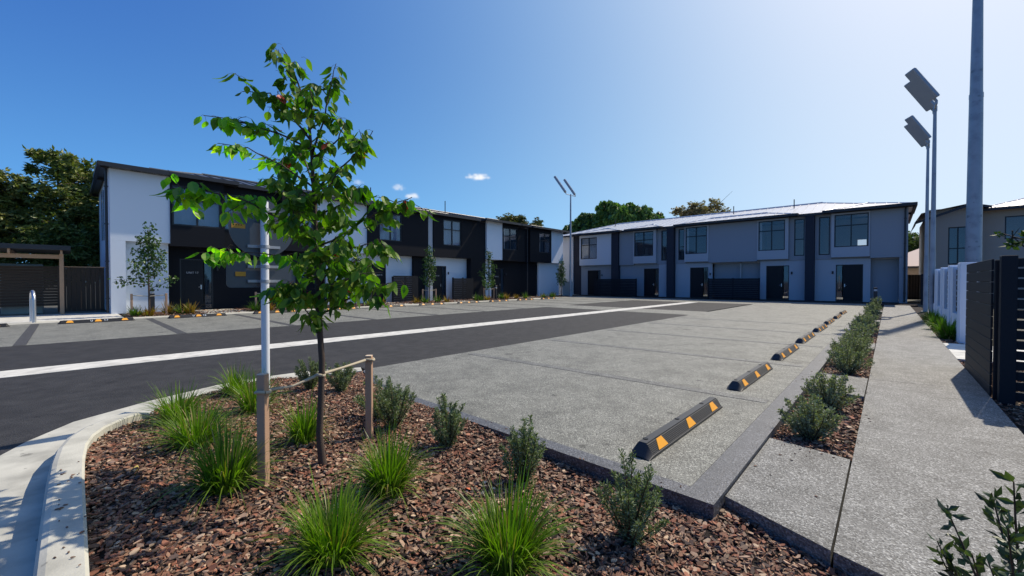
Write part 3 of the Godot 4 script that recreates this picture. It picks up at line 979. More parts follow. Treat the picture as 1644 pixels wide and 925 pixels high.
func beige_house() -> void:
	var t := base("beige_house", V(1.75, 0, -38.0))
	tag(t, "beige two-storey house with dark fascia behind the white boundary wall", "house")
	var h1 := [1.0, 1.85, 2.4, 4.75]
	var h2 := [3.45, 6.2, 3.9, 5.3]
	wall(t, M.beige, 0, 2.45, 0, 5.6, 0.0, [h1])
	window(t, h1, 0.0, 2, 3.4)
	wall(t, M.beige, 2.46, 7.5, 0, 5.75, -1.0, [h2])
	window(t, h2, -1.0, 3)
	one(V(2.3, 0, -1.0), V(2.45, 5.6, -0.16), "wall", M.beige, t)
	one(V(0, 0, -8), V(0.15, 5.6, -0.16), "wall", M.beige, t)
	one(V(0.15, 0, -8), V(7.5, 5.7, -7.85), "wall", M.beige, t)
	one(V(0.15, 0, -4), V(7.5, 5.6, -3.9), "inner_wall", M.inside, t)
	var b := MB.new()  # gable-like forward roof
	for k in 1:
		b.quad(V(-0.55, 5.15, 0.5), V(-0.25, 5.72, 0.5), V(-0.25, 5.72, -8.3), V(-0.55, 5.15, -8.3))
		b.quad(V(-0.25, 5.72, 0.5), V(1.9, 6.12, 0.5), V(1.9, 6.12, -4.5), V(-0.25, 5.72, -4.5))
		b.quad(V(1.9, 6.12, 0.5), V(2.75, 5.86, 0.5), V(2.75, 5.86, -4.5), V(1.9, 6.12, -4.5))
		b.quad(V(-0.55, 5.02, 0.5), V(1.9, 5.95, 0.5), V(1.9, 6.12, 0.5), V(-0.55, 5.17, 0.5))
		b.quad(V(1.9, 5.95, 0.5), V(2.75, 5.72, 0.5), V(2.75, 5.86, 0.5), V(1.9, 6.12, 0.5))
	obj(b, "roof", M.fascia, t)
	wall(t, M.beige, 0, 2.45, 5.6, 5.75, 0.001)
	one(V(0.0, 5.6, -0.17), V(2.45, 5.95, -0.01), "gable", M.beige, t)
	hip_roof(t, 2.2, 9.0, -8.4, -0.5, 5.8, 16, M.roof_pale_glare)
	# a lower tiled house beyond
	t = base("tiled_house", V(0.6, 0, -50))
	tag(t, "small cream house with reddish tiled roof beyond the end of the path", "house")
	wall(t, M.beige, -1.5, 6, 0, 2.6, 0.0)
	one(V(-1.5, 0, -6), V(6, 2.6, -0.16), "body", M.beige, t)
	hip_roof(t, -2.0, 6.5, -6.5, 0.5, 2.6, 27, M.rooftile, [true, true], false)
# ---------------------------------------------------------------- street furniture
func stop_mesh() -> Array:  # body, amber panel, bolt
	var L := 0.875
	var b := MB.new()
	var prof := []
	var n := 7
	for i in n:  # ribbed flank, +x side from the base up
		var t := float(i) / n
		prof.append(Vector2(lerpf(0.082, 0.036, t), lerpf(0.022, 0.094, t)))
		prof.append(Vector2(lerpf(0.082, 0.036, t + 0.55 / n), lerpf(0.022, 0.094, t + 0.55 / n)))
		prof.append(Vector2(lerpf(0.082, 0.036, t + 0.6 / n) - 0.006, lerpf(0.022, 0.094, t + 0.6 / n)))
		prof.append(Vector2(lerpf(0.082, 0.036, t + 0.97 / n) - 0.006, lerpf(0.022, 0.094, t + 0.97 / n)))
	prof.append(Vector2(0.030, 0.1))
	var full := [Vector2(0.085, 0.0), Vector2(0.085, 0.02)] + prof
	var left := full.duplicate()
	left.reverse()
	for p in left: full.append(Vector2(-p.x, p.y))
	var rings := []
	for e in [[-L, 0.0], [-L + 0.06, 1.0], [L - 0.06, 1.0], [L, 0.0]]:
		var r := []
		for p in full: r.append(V(p.x * (1.0 if e[1] > 0 else 0.94), p.y * (1.0 if e[1] > 0 else 0.1), e[0]))
		if e[1] == 0.0:
			for i in r.size(): r[i].z = e[0] + signf(-e[0]) * 0.0
		rings.append(r)
	for i in 3:
		for k in full.size() - 1: b.quad(rings[i][k + 1], rings[i + 1][k + 1], rings[i + 1][k], rings[i][k])
	var a := MB.new()
	var s := 0.0018
	var lo := V(0.079 + s, 0.03, 0)
	var hi := V(0.037 + s, 0.094, 0)
	a.quad(lo + V(0, 0, 0.085), lo - V(0, 0, 0.085), hi - V(0, 0, 0.045), hi + V(0, 0, 0.045))
	var o := V(-0.004, -0.003, 0)
	a.quad(lo + o - V(0, 0, 0.087), lo + o + V(0, 0, 0.087), lo + V(0, 0, 0.085), lo - V(0, 0, 0.085))
	a.quad(lo + o + V(0, 0, 0.087), hi + o + V(0, 0, 0.047), hi + V(0, 0, 0.045), lo + V(0, 0, 0.085))
	a.quad(hi + o - V(0, 0, 0.047), lo + o - V(0, 0, 0.087), lo - V(0, 0, 0.085), hi - V(0, 0, 0.045))
	var c := MB.new()
	c.tube([V(0, 0.099, 0), V(0, 0.1045, 0)], [0.02, 0.02], 10)
	return [b.mesh(), a.mesh(), c.mesh()]
func wheel_stop(ms: Array, at: Vector3, label: String, group: String, turn := 0.0, word := "") -> void:
	var t := base("wheel_stop", at + V(rr(-0.025, 0.025), 0, rr(-0.03, 0.03)), turn + rr(-0.014, 0.014))
	tag(t, label, "wheel stop", group)
	put(ms[0], "body", M.rubber, t)
	for s in 2:
		for k in [-1, 0, 1]:
			var p := put(ms[1], "reflector", M.amber, t)
			p.position = V(0, 0, k * 0.62)
			p.rotation.y = PI * s
	for k in [-1, 0, 1]:
		put(ms[2], "bolt", M.dark, t).position = V(-0.012, 0, k * 0.62 + 0.12)
	if word:
		for w in [[word[0], -0.15], [word[1], -0.205], ["U", 0.15]]:
			var tm := TextMesh.new()
			tm.text = w[0]
			tm.font_size = 16
			tm.pixel_size = 0.0052
			tm.depth = 0.002
			var o := put(tm, "lettering", M.white, t)
			o.basis = Basis(V(0, 0, -1), V(-0.54, 0.84, 0), V(0.84, 0.54, 0))
			o.position = V(0.060, 0.064, w[1])
func stake_post(at: Vector3, h: float, lean: float, label: String, r := 0.026) -> void:
	var t := base("timber_stake", at, lean)
	tag(t, label, "stake")
	one(V(-r, -0.12, -r), V(r, h, r), "post", M.stake, t, 0.003)
	one(V(-r + 0.002, h, -r + 0.002), V(r - 0.002, h + 0.004, r - 0.002), "cut_end", M.staketop, t)
func lamp(at: Vector3, h: float, label: String, k := 1.0) -> void:
	var t := base("street_lamp", at)
	tag(t, label, "lamp", "twin-panel lamp posts")
	var b := MB.new()
	b.tube([V(0, 0, 0), V(0, h * 0.32, 0), V(0, h * 0.321, 0), V(0, h * 0.8, 0), V(0, h, 0)], [0.085 * k, 0.078 * k, 0.07 * k, 0.055 * k, 0.045 * k], 12)
	b.tube([V(0, 0, 0), V(0, 0.02, 0)], [0.16, 0.16], 8)
	obj(b, "pole", M.galv, t)
	var W := V(0.447, 0, 0.894)
	var Lg := V(-0.5, 0.83, 0.25).normalized()
	var N := Lg.cross(W).normalized()
	b = MB.new()
	b.tube([V(0, h - 0.03, -0.55 * k), V(0, h - 0.03, 0.55 * k)], [0.03, 0.03], 8)
	b.tube([V(0, h - 0.12, 0), V(0, h + 0.06, 0)], [0.06, 0.06], 8)
	obj(b, "crossbar", M.galv, t)
	for s in [-1, 1]:
		b = MB.new()
		var o := V(0, h - 0.03, 0.55 * s * k)
		b.tube([o, o + V(0, 0.1, 0), o + V(0, 0.1, 0) + Lg * 0.12], [0.035, 0.04, 0.045], 8)
		var br := obj(b, "bracket", M.lampbody, t)
		b = MB.new()
		b.x = Transform3D(Basis(W, Lg, N * -1.0 if W.cross(Lg).dot(N) < 0 else N), o + V(0, 0.1, 0) + Lg * 0.1)
		b.cbox(V(-0.22 * k, 0, -0.06 * k * k), V(0.22 * k, 1.25 * k, 0.06 * k * k), 0.025)
		var hd := obj(b, "lamp_head", M.lampbody, t)
		b = MB.new()
		b.x = Transform3D(Basis(W, Lg, N * -1.0 if W.cross(Lg).dot(N) < 0 else N), o + V(0, 0.1, 0) + Lg * 0.1)
		b.box(V(-0.19 * k, 0.06, -0.06 * k * k - 0.006), V(0.19 * k, 1.2 * k, -0.06 * k * k - 0.001))
		obj(b, "solar_panel", M.dark, hd)
func bollard(at: Vector3, label: String, h := 0.95) -> void:
	var t := base("bollard_light", at)
	tag(t, label, "bollard", "dark bollard lights")
	one(V(-0.075, 0, -0.075), V(0.075, h * 0.82, 0.075), "post", M.fascia, t, 0.01)
	one(V(-0.06, h * 0.82, -0.06), V(0.06, h * 0.92, 0.06), "lens", M.lightgrey, t)
	one(V(-0.078, h * 0.92, -0.078), V(0.078, h, 0.078), "cap", M.fascia, t, 0.01)
func slat_panel(t: Node, along: Vector3, length: float, h: float, slat: float, gap: float, y0: float, thick := 0.02) -> void:
	var q := MB.new()
	var side := V(along.z, 0, -along.x)
	q.x = Transform3D(Basis(along, Vector3.UP, side * -1.0 if along.cross(Vector3.UP).dot(side) < 0 else side), Vector3.ZERO)
	q.cbox(V(0.01, 0, -thick / 2), V(length - 0.01, slat, thick / 2), 0.003)
	var m := q.mesh()
	var y := y0
	while y + slat <= h + 0.001:
		put(m, "slat", M.slat, t).position.y = y
		y += slat + gap
func make_furniture() -> void:
	var ms := stop_mesh()
	var ord := ["first", "second", "third", "fourth", "fifth", "sixth", "seventh", "eighth", "ninth", "tenth", "eleventh"]
	for i in 8:
		wheel_stop(ms, V(-1.36, 0.002, -3.7 - 2.53 * i), "%s black and amber wheel stop along the path-side bays, counted from the bark bed" % ord[i], "wheel stops beside the planting strip")
	for i in 11:
		var z := 2.0 - 2.63 * i + (0.0 if i < 2 else 0.0)
		wheel_stop(ms, V(-18.7, 0.002, z - 0.03), "%s wheel stop in the row before the black townhouses, counted from the timber shelter" % ord[i], "wheel stops before the black townhouses", 0.0, "17" if i == 1 else ("16" if i == 2 else ""))
	# steel hoop beside the shelter paving
	var t := base("steel_hoop", V(-20.25, 0, 0.74))
	tag(t, "polished steel hoop bollard standing before the timber shelter", "bollard")
	var b := MB.new()
	var pts := [V(0, 0, -0.03), V(0, 0.78, -0.03)]
	var rad := [0.045, 0.045]
	b = MB.new()
	pts = [V(0.32, 0, 0.0), V(0.32, 0.72, 0.0)]
	for i in 9:
		var a := PI * i / 8.0
		pts.append(V(0.32 * cos(a), 0.72 + 0.27 * sin(a), 0))
	pts.append(V(-0.32, 0, 0))
	rad = []
	for p in pts: rad.append(0.045)
	b.tube(pts, rad, 12)
	obj(b, "hoop", M.steel, t)
	t.rotation.y = 0.12
	bollard(V(-22.0, 0, -2.35), "dark bollard light behind the young tree at the white townhouse end", 1.0)
	bollard(V(-0.5, -0.05, -28.2), "dark bollard light at the far end of the path planting strip", 1.05)
	bollard(V(-21.2, 0, -21.3), "dark bollard light among flaxes before the black townhouse doors", 1.0)
	# road sign seen from behind
	t = base("road_sign", V(-4.73, -0.02, -1.385))
	tag(t, "round and square sign plates seen from behind on a white pole", "sign")
	b = MB.new()
	b.tube([V(0, 0, 0), V(0, 2.14, 0)], [0.0375, 0.0375], 16)
	obj(b, "pole", M.paintpole, t)
	b = MB.new()
	b.tube([V(-0.06, 1.875, 0), V(-0.068, 1.875, 0)], [0.3, 0.3], 48)
	var disc := obj(b, "disc_plate", M.signback, t)
	b = MB.new()
	var pl := PackedVector2Array()
	for i in 4:
		for k in 5:
			var a := PI / 2 * i + PI / 2 * k / 4.0
			var cc: Vector2 = [Vector2(0.28, 0.1), Vector2(-0.28, 0.1), Vector2(-0.28, -0.1), Vector2(0.28, -0.1)][i]
			pl.append(cc + Vector2(cos(a), sin(a)) * 0.04)
	b.x = Transform3D(Basis(V(0, 0, 1), V(-1, 0, 0), V(0, -1, 0)), V(-0.064, 1.40, 0))
	b.slab(pl, 0.004, -0.004)
	var plate := obj(b, "lower_plate", M.signback, t)
	one(V(-0.0598, 1.855, 0.155), V(-0.058, 1.90, 0.275), "sticker", M.yellow, disc)
	for k in 4: one(V(-0.0578, 1.883, 0.262 - k * 0.022), V(-0.0572, 1.892, 0.25 - k * 0.022), "sticker_print", M.dark, disc)
	one(V(-0.0598, 1.375, 0.155), V(-0.058, 1.42, 0.245), "sticker", M.yellow, plate)
	for y in [2.06, 1.68, 1.475, 1.325]:
		b = MB.new()
		b.box(V(-0.059, y - 0.014, -0.16), V(-0.04, y + 0.014, 0.14))
		b.tube([V(0, y - 0.015, 0), V(0, y + 0.015, 0)], [0.046, 0.046], 14)
		obj(b, "bracket", M.galv, t)
	# lamps and the tall pole
	lamp(V(1.13, -0.06, -20.7), 7.45, "tall galvanised lamp post with twin tilted panels beside the white boundary wall")
	lamp(V(1.24, -0.06, -26.4), 7.5, "galvanised twin-panel lamp post at the far end of the footpath")
	lamp(V(-20.6, 0, -30.0), 8.9, "slim twin-panel lamp post in the corner between both terraces", 1.3)
	t = base("steel_pole", V(3.03, -0.1, -30.0))
	tag(t, "thick tapered galvanised steel pole rising behind the dark slat fence", "pole")
	b = MB.new()
	b.tube([V(0, 0, 0), V(0, 10.5, 0)], [0.30, 0.238], 12)
	obj(b, "lower_tube", M.galv, t)
	b = MB.new()
	b.tube([V(0, 10.2, 0), V(0, 20, 0)], [0.228, 0.13], 12)
	obj(b, "upper_tube", M.galv, t)
	b = MB.new()
	b.tube([V(0, 10.3, 0), V(0, 10.52, 0)], [0.248, 0.246], 12)
	obj(b, "collar", M.galv, t)
	# dark slat fence
	t = base("slat_fence", V(0.885, -0.07, -9.35))
	tag(t, "dark slatted fence corner with closed boards along the footpath", "fence")
	for q in [[0, 0], [0, 1.05], [0, 2.1]]: one(V(q[0] + 0.015, 0, q[1] - 0.04), V(q[0] + 0.095, 1.62, q[1] + 0.04), "post", M.slat, t, 0.005)
	slat_panel(t, V(0, 0, 1), 2.1, 1.65, 0.128, 0.006, 0.03)
	t = base("slat_fence", V(0.98, -0.07, -7.1))
	tag(t, "dark horizontal-slat gate fence with daylight showing through its gaps", "fence")
	for q in [0.0, 1.15, 2.3]: one(V(q - 0.06, 0, -0.06), V(q + 0.06, 1.66, 0.06), "post", M.slat, t, 0.005)
	slat_panel(t, V(1, 0, 0), 2.3, 1.66, 0.096, 0.018, 0.05, 0.04)
	# white boundary wall with piers
	t = base("boundary_wall", V(1.26, -0.08, -13.2))
	tag(t, "white plastered boundary wall with piers and dark louvre panels", "wall")
	for i in 5:
		var z := -i * 2.1
		one(V(-0.12, 0, z - 0.42), V(0.14, 1.8, z), "pier", M.white, t, 0.012)
		if i < 4:
			one(V(-0.10, 0, z - 2.1), V(0.09, 0.62, z - 0.42), "wall_panel", M.white, t)
			var lv := one(V(-0.03, 0.62, z - 1.5), V(0.03, 1.7, z - 0.42), "louvre", M.slat, t)
			one(V(-0.105, 0.62, z - 2.1), V(0.09, 1.74, z - 1.5), "wall_panel", M.white, t)
			for k in 8: one(V(-0.05, 0.66 + k * 0.13, z - 1.48), V(-0.031, 0.75 + k * 0.13, z - 0.44), "louvre_slat", M.slat, lv)
	t = base("side_gate", V(1.0, -0.02, -33.0))
	tag(t, "dark slatted gate beside the grey terrace end", "gate")
	for q in [0.35, 1.25]: one(V(q, 0, -0.05), V(q + 0.1, 1.75, 0.05), "post", M.slat, t)
	for k in 11: one(V(0.45, 0.1 + k * 0.145, -0.02), V(1.25, 0.21 + k * 0.145, 0.02), "slat", M.slat, t)
	t = base("timber_fence", V(0.9, 0, -41.5))
	tag(t, "brown timber fence glimpsed past the grey terrace end", "fence")
	for k in 14: one(V(k * 0.15, 0, 0), V(k * 0.15 + 0.145, 1.8, 0.02 + 0.008 * (k % 2)), "board", M.stain, t)
	# timber shelter and fence on the left
	t = base("timber_shelter", V(-24.1, 0, 0.12))
	tag(t, "timber bike shelter with flat dark roof and slatted back", "shelter")
	for q in [[0, 0], [0, 2.6], [-2.6, 0], [0, 5.2], [-2.6, 5.2]]: one(V(q[0] - 0.06, 0, q[1] - 0.06), V(q[0] + 0.06, 2.4, q[1] + 0.06), "post", M.timber, t, 0.006)
	one(V(-2.7, 2.52, -0.25), V(0.5, 2.7, 5.6), "roof", M.fascia, t)
	for k in 5: one(V(-2.6, 2.36, 0.0 + k * 1.3 - 0.03), V(0.4, 2.515, 0.0 + k * 1.3 + 0.03), "rafter", M.timber, t)
	one(V(-0.03, 2.2, 0.06), V(0.03, 2.355, 5.2), "beam", M.timber, t)
	b = MB.new()
	b.tube([V(0.0, 1.75, 2.6), V(0.0, 2.3, 2.0)], [0.045, 0.045], 4)
	obj(b, "brace", M.timber, t)
	var sl := MB.new()
	sl.box(V(-1.0, 0, 0.02), V(-0.975, 0.107, 5.2))
	var slm := sl.mesh()
	for k in 14: put(slm, "slat", M.stain, t).position.y = 0.32 + k * 0.115
	for q in [0.05, 1.75, 3.5]: one(V(-0.974, 0.05, q), V(-0.9, 1.95, q + 0.08), "slat_post", M.stain, t)
	t = base("storage_box", V(-25.9, 0, 1.2))
	tag(t, "pale crate top showing above the shelter slats", "crate")
	one(V(-0.3, 0, -0.55), V(0.3, 2.02, 0.55), "box", M.box, t, 0.02)
	t = base("board_fence", V(-25.1, 0, -1.15))
	tag(t, "dark stained board fence between shelter and white townhouse end", "fence")
	for k in 9: one(V(-0.01 + 0.006 * (k % 2), 0.05, 0.03 + k * 0.14), V(0.02 + 0.006 * (k % 2), 1.9, 0.165 + k * 0.14), "board", M.stain, t)
	one(V(-0.03, 1.9, 0.0), V(0.045, 1.935, 1.3), "cap_rail", M.timber, t)
	t = base("utility_box", V(-21.6, 0, -31.0))
	tag(t, "small green-grey utility cabinet at the foot of the corner lamp post", "cabinet")
	one(V(-0.4, 0, -0.25), V(0.4, 1.25, 0.25), "cabinet", M.box, t, 0.02)
	one(V(-0.43, 1.25, -0.28), V(0.43, 1.31, 0.28), "lid", M.box, t)
# ---------------------------------------------------------------- plants
func tint(c: Color, lo: float, hi: float) -> Color:
	var v := rr(lo, hi)
	return Color(c.r * v * rr(0.92, 1.1), c.g * v, c.b * v * rr(0.85, 1.1))
func tuft(called: String, at: Vector3, blades: int, h: float, spread: float, dark: Color, light: Color, label: String, cat: String, group: String, wid := 0.006) -> Node3D:
	var t := base(called, at)
	tag(t, label, cat, group)
	var b := MB.new()
	for i in blades:
		var a := rr(0, TAU)
		var out := V(cos(a), 0, sin(a))
		var r0 := spread * 0.3 * sqrt(R.randf())
		var stray := R.randf() < 0.1
		var L := h * (rr(0.5, 1.1) if not stray else rr(0.9, 1.35))
		var lean := pow(R.randf(), 0.8) * spread * (1.05 if not stray else 1.5)
		var p0 := out * r0 + V(0, -0.02, 0)
		var tw := V(-out.z, 0, out.x)
		tw = (tw + V(rr(-0.6, 0.6), 0, rr(-0.6, 0.6))).normalized()
		var w := wid * rr(0.7, 1.25)
		b.col = dark.lerp(light, R.randf()) * rr(0.8, 1.2)
		if R.randf() < 0.08: b.col = Color(0.34, 0.27, 0.12)
		var prev := p0
		var pw := w
		var seg := 5
		for s in range(1, seg + 1):
			var f := float(s) / seg
			var droop := maxf(0.0, lean / spread - 0.45) * h * 0.9
			var p := p0 + out * lean * pow(f, 1.6) + V(0, L * f - droop * pow(f, 2.6), 0)
			var nw := w * (1.0 - pow(f, 2.2)) + 0.0004
			b.quad(prev - tw * pw, prev + tw * pw, p + tw * nw, p - tw * nw)
			prev = p
			pw = nw
	obj(b, "blades", M.grass, t)
	return t
func shrub(at: Vector3, h: float, spread: float, stems: int, per: int, ll: float, lw: float, dark: Color, light: Color, label: String, group: String, wand := 0.5) -> void:
	var t := base("shrub", at)
	tag(t, label, "shrub", group)
	var sb := MB.new()
	sb.col = Color(0.09, 0.06, 0.04)
	var lb := MB.new()
	for i in stems:
		var a := TAU * i / stems + rr(-0.5, 0.5)
		var q := sqrt(R.randf())
		var top := V(cos(a) * spread * q, h * (1.0 - 0.45 * q * q) * rr(0.72, 1.12), sin(a) * spread * q)
		var mid := V(top.x * 0.55 + rr(-0.03, 0.03), top.y * 0.5, top.z * 0.55 + rr(-0.03, 0.03))
		var pts := []
		var rad := []
		for k in 7:
			var f := k / 6.0
			pts.append(V(0, -0.03, 0).lerp(mid, f).lerp(mid.lerp(top, f), f))
			rad.append(lerpf(0.006, 0.0015, f) * (0.6 + h))
		sb.tube(pts, rad, 5, false)
		for k in per:
			var f := pow(R.randf(), 0.62) * 0.98 + 0.02
			if f < 0.12: continue
			var kk := f * 6.0
			var k0 := mini(int(kk), 5)
			var p: Vector3 = pts[k0].lerp(pts[k0 + 1], kk - k0)
			var dirs: Vector3 = (pts[k0 + 1] - pts[k0]).normalized()
			var side := V(rr(-1, 1), rr(-0.6, 0.9), rr(-1, 1)).normalized()
			var d := (dirs * rr(0.2, 0.9) + side).normalized()
			p += side * rr(0.0, 0.045) * wand * (1.3 - f)
			lb.col = dark.lerp(light, pow(R.randf(), 1.6)) * rr(0.8, 1.2)
			lb.leaf(p, d, d.cross(V(rr(-1, 1), rr(-1, 1), rr(-1, 1))).normalized(), ll * rr(0.7, 1.2), lw * rr(0.8, 1.2))
	obj(sb, "stems", M.foliage, t)
	obj(lb, "foliage", M.foliage, t)
func leaf_mesh(k: int) -> ArrayMesh:  # broad pointed leaf, hinged along its midrib, tip curling; length 1 along -y
	var b := MB.new()
	var curl: float = [0.25, 0.5, 0.1, 0.75][k]
	var fold: float = [0.25, 0.45, 0.6, 0.35][k]
	var ts := [0.0, 0.12, 0.35, 0.6, 0.82, 1.0]
	var ws := [0.02, 0.20, 0.29, 0.235, 0.11, 0.0]
	var rows := []
	for i in ts.size():
		var y: float = ts[i]
		var z := curl * y * y
		var yy := -y * (1.0 - 0.25 * curl * y)
		rows.append([V(-ws[i], yy + 0.05 * fold, z + fold * ws[i]), V(0, yy, z), V(ws[i], yy + 0.05 * fold, z + fold * ws[i] * 0.8)])
	for i in ts.size() - 1:
		for s in 2:
			b.quad(rows[i][s], rows[i + 1][s], rows[i + 1][s + 1], rows[i][s + 1])
	return b.mesh()
func tp(px: float, py: float, d := 0.0) -> Vector3:  # measured from the photograph at the trunk's distance, d metres nearer: metres from the tree's foot
	var D := 2.873 - d
	return V(0.7361, 0, -0.6768) * ((px - 822.0) / 658.0 * D) + V(-0.6768, 0, -0.7361) * D + V(2.94, 1.3 + 0.01 - (py - 452.3) / 658.0 * D, 1.2)
func front_tree() -> void:
	R.seed = 77
	var t := base("ornamental_pear_tree", V(-2.94, bed_y(-2.94, -1.2) - 0.01, -1.2))
	tag(t, "young broad-leaved tree tied between two stakes in the bark bed", "tree")
	var b := MB.new()
	b.col = Color(1, 1, 1)
	var trunk := [tp(519, 760), tp(515, 742), tp(511, 700), tp(514, 640), tp(516, 580), tp(512, 520), tp(509, 450), tp(508, 380), tp(505, 310), tp(502, 250, 0.02), tp(498, 200, 0.03), tp(484, 145, 0.0), tp(464, 92, -0.03), tp(456, 80, -0.03)]
	b.tube(trunk, [0.036, 0.028, 0.0225, 0.0215, 0.021, 0.020, 0.018, 0.016, 0.0135, 0.011, 0.009, 0.006, 0.0035, 0.002], 10)
	obj(b, "trunk", M.bark, t)
	var br := MB.new()
	var leaves := []
	# [[path of px, py, depth], leaves, twigs]
	var limbs := [
		[[[500, 240, 0.0], [450, 218, 0.08], [400, 200, 0.14], [330, 188, 0.2]], 30, 5],
		[[[503, 300, 0.0], [455, 268, -0.1], [400, 240, -0.2], [352, 232, -0.26]], 26, 4],
		[[[506, 392, 0.0], [450, 352, 0.15], [380, 318, 0.28], [310, 302, 0.35], [270, 306, 0.4]], 52, 8],
		[[[509, 440, 0.0], [460, 412, -0.12], [400, 405, -0.22], [340, 418, -0.3]], 34, 5],
		[[[510, 470, 0.0], [478, 478, 0.14], [450, 470, 0.22], [440, 462, 0.26]], 24, 4],
		[[[512, 510, 0.0], [560, 480, 0.1], [600, 462, 0.18], [645, 452, 0.22]], 26, 3],
		[[[507, 400, 0.0], [560, 372, 0.12], [610, 338, 0.2], [662, 318, 0.26]], 48, 7],
		[[[508, 420, 0.0], [555, 400, -0.15], [600, 392, -0.24], [628, 398, -0.3]], 40, 6],
		[[[504, 310, 0.0], [545, 275, 0.1], [580, 240, 0.14], [600, 212, 0.18]], 32, 5],
		[[[502, 250, 0.0], [520, 200, -0.05], [530, 150, -0.1], [542, 106, -0.12]], 28, 4],
		[[[500, 225, 0.0], [470, 190, 0.05], [435, 152, 0.1], [392, 150, 0.12]], 26, 4],
		[[[505, 330, 0.0], [530, 300, 0.2], [545, 275, 0.32]], 22, 4],
		[[[506, 360, 0.0], [480, 330, 0.2], [455, 312, 0.34]], 24, 4],
		[[[507, 380, 0.0], [535, 350, -0.2], [560, 330, -0.36]], 26, 4],
		[[[509, 430, 0.0], [530, 400, 0.2], [545, 385, 0.36]], 24, 4],
		[[[510, 455, 0.0], [490, 430, -0.2], [470, 415, -0.38]], 22, 4],
		[[[512, 515, 0.0], [495, 505, 0.1], [488, 497, 0.2]], 13, 2],
		[[[504, 300, 0.0], [490, 260, -0.2], [478, 235, -0.3]], 22, 4],
		[[[498, 200, 0.0], [505, 170, 0.1], [500, 140, 0.12]], 22, 3],
		[[[488, 165, 0.0], [466, 120, 0.04], [450, 84, 0.05]], 16, 3],
		[[[510, 470, 0.0], [550, 452, 0.2], [585, 440, 0.32]], 24, 4],
		[[[511, 490, 0.0], [540, 470, -0.1], [560, 455, -0.2]], 24, 4],
		[[[510, 460, 0.0], [535, 430, 0.1], [550, 410, 0.22]], 24, 4],
		[[[508, 395, 0.0], [485, 372, 0.2], [470, 350, 0.3]], 22, 4],
		[[[511, 485, 0.0], [485, 468, 0.15], [462, 452, 0.25]], 24, 4],
		[[[508, 385, 0.0], [470, 368, -0.15], [440, 352, -0.28]], 24, 4],
		[[[506, 350, 0.0], [548, 330, 0.05], [590, 300, 0.1]], 26, 4],
		[[[505, 320, 0.0], [470, 300, 0.1], [440, 285, 0.2]], 24, 4],
		[[[509, 440, 0.0], [550, 425, -0.05], [595, 415, 0.0]], 26, 4],
		[[[511, 480, 0.0], [475, 470, -0.1], [452, 482, -0.2]], 22, 3],
		[[[502, 255, 0.0], [540, 232, 0.0], [556, 200, 0.05]], 18, 3],
	]
	for l in limbs:
		var ctl := []
		for p in l[0]: ctl.append(tp(p[0], p[1], p[2]))
		var pts := []
		var rad := []
		for i in ctl.size() - 1:
			for k in 4:
				var f := k / 4.0
				pts.append(ctl[i].lerp(ctl[i + 1], f) + V(rr(-0.006, 0.006), rr(-0.006, 0.006), rr(-0.006, 0.006)))
		pts.append(ctl[-1])
		for i in pts.size(): rad.append(lerpf(0.0075, 0.0018, float(i) / pts.size()))
		br.tube(pts, rad, 6)
		var tw := []
		for k in l[2]:
			var i := int(rr(0.3, 0.98) * (pts.size() - 1))
			var d := V(rr(-1, 1), rr(-0.35, 0.8), rr(-1, 1)).normalized()
			var q := [pts[i], pts[i] + d * 0.06, pts[i] + d * rr(0.10, 0.17) + V(0, -0.02, 0)]
			br.tube(q, [0.003, 0.0022, 0.0013], 4)
			tw.append(q)
		for k in int(l[1] * 1.95):
			var p: Vector3
			if tw.size() and R.randf() < 0.5:
				var q = tw[R.randi() % tw.size()]
				p = q[1].lerp(q[2], R.randf())
			else:
				var f := pow(rr(0.06, 1.0), 0.75) * (pts.size() - 1)
				var i := mini(int(f), pts.size() - 2)
				p = pts[i].lerp(pts[i + 1], f - i)
			leaves.append(p)
	for k in 110:  # short spurs on the main stem
		var i := R.randi_range(5, 11)
		leaves.append(trunk[i].lerp(trunk[i + 1], R.randf()) + V(rr(-0.1, 0.1), rr(-0.06, 0.06), rr(-0.1, 0.1)))
	obj(br, "branches", M.bark, t)
	var ms := []
	for k in 4: ms.append(leaf_mesh(k))
	var pet := MB.new()
	var shades := [Color(0.105, 0.20, 0.022), Color(0.145, 0.26, 0.028), Color(0.20, 0.31, 0.035), Color(0.07, 0.14, 0.018), Color(0.28, 0.35, 0.06)]
	var lm := []
	for c in shades:
		var m := mat(c.r, c.g, c.b, 0.5, {"back": Color(c.r * 3.0, c.g * 3.2, c.b * 1.2), "spec": 0.45})
		lm.append(m)
	var red := mat(0.42, 0.035, 0.03, 0.45, {"back": Color(0.6, 0.1, 0.06)})
	var rest := {}
	for i in leaves.size():
		var p: Vector3 = leaves[i]
		var a := rr(0, TAU)
		var o := V(cos(a), 0, sin(a))
		var q := p + o * rr(0.012, 0.05) + V(0, rr(-0.03, 0.012), 0)
		pet.tube([p, (p + q) / 2 + V(0, 0.008, 0), q], [0.0012, 0.001, 0.0009], 3, false)
		var down := (V(0, -1, 0) + o * rr(0.0, 0.55) + V(rr(-0.25, 0.25), rr(-0.1, 0.2), rr(-0.25, 0.25))).normalized()
		var s := rr(0.064, 0.106)
		var nz := (o + V(rr(-0.9, 0.9), 0.3, rr(-0.9, 0.9)))
		var yax := -down
		var zax := (nz - yax * nz.dot(yax)).normalized()
		var xax := yax.cross(zax)
		var tf := Transform3D(Basis(xax, yax, zax) * s, q)
		var mk := R.randi() % 4
		var ck := R.randi() % 5
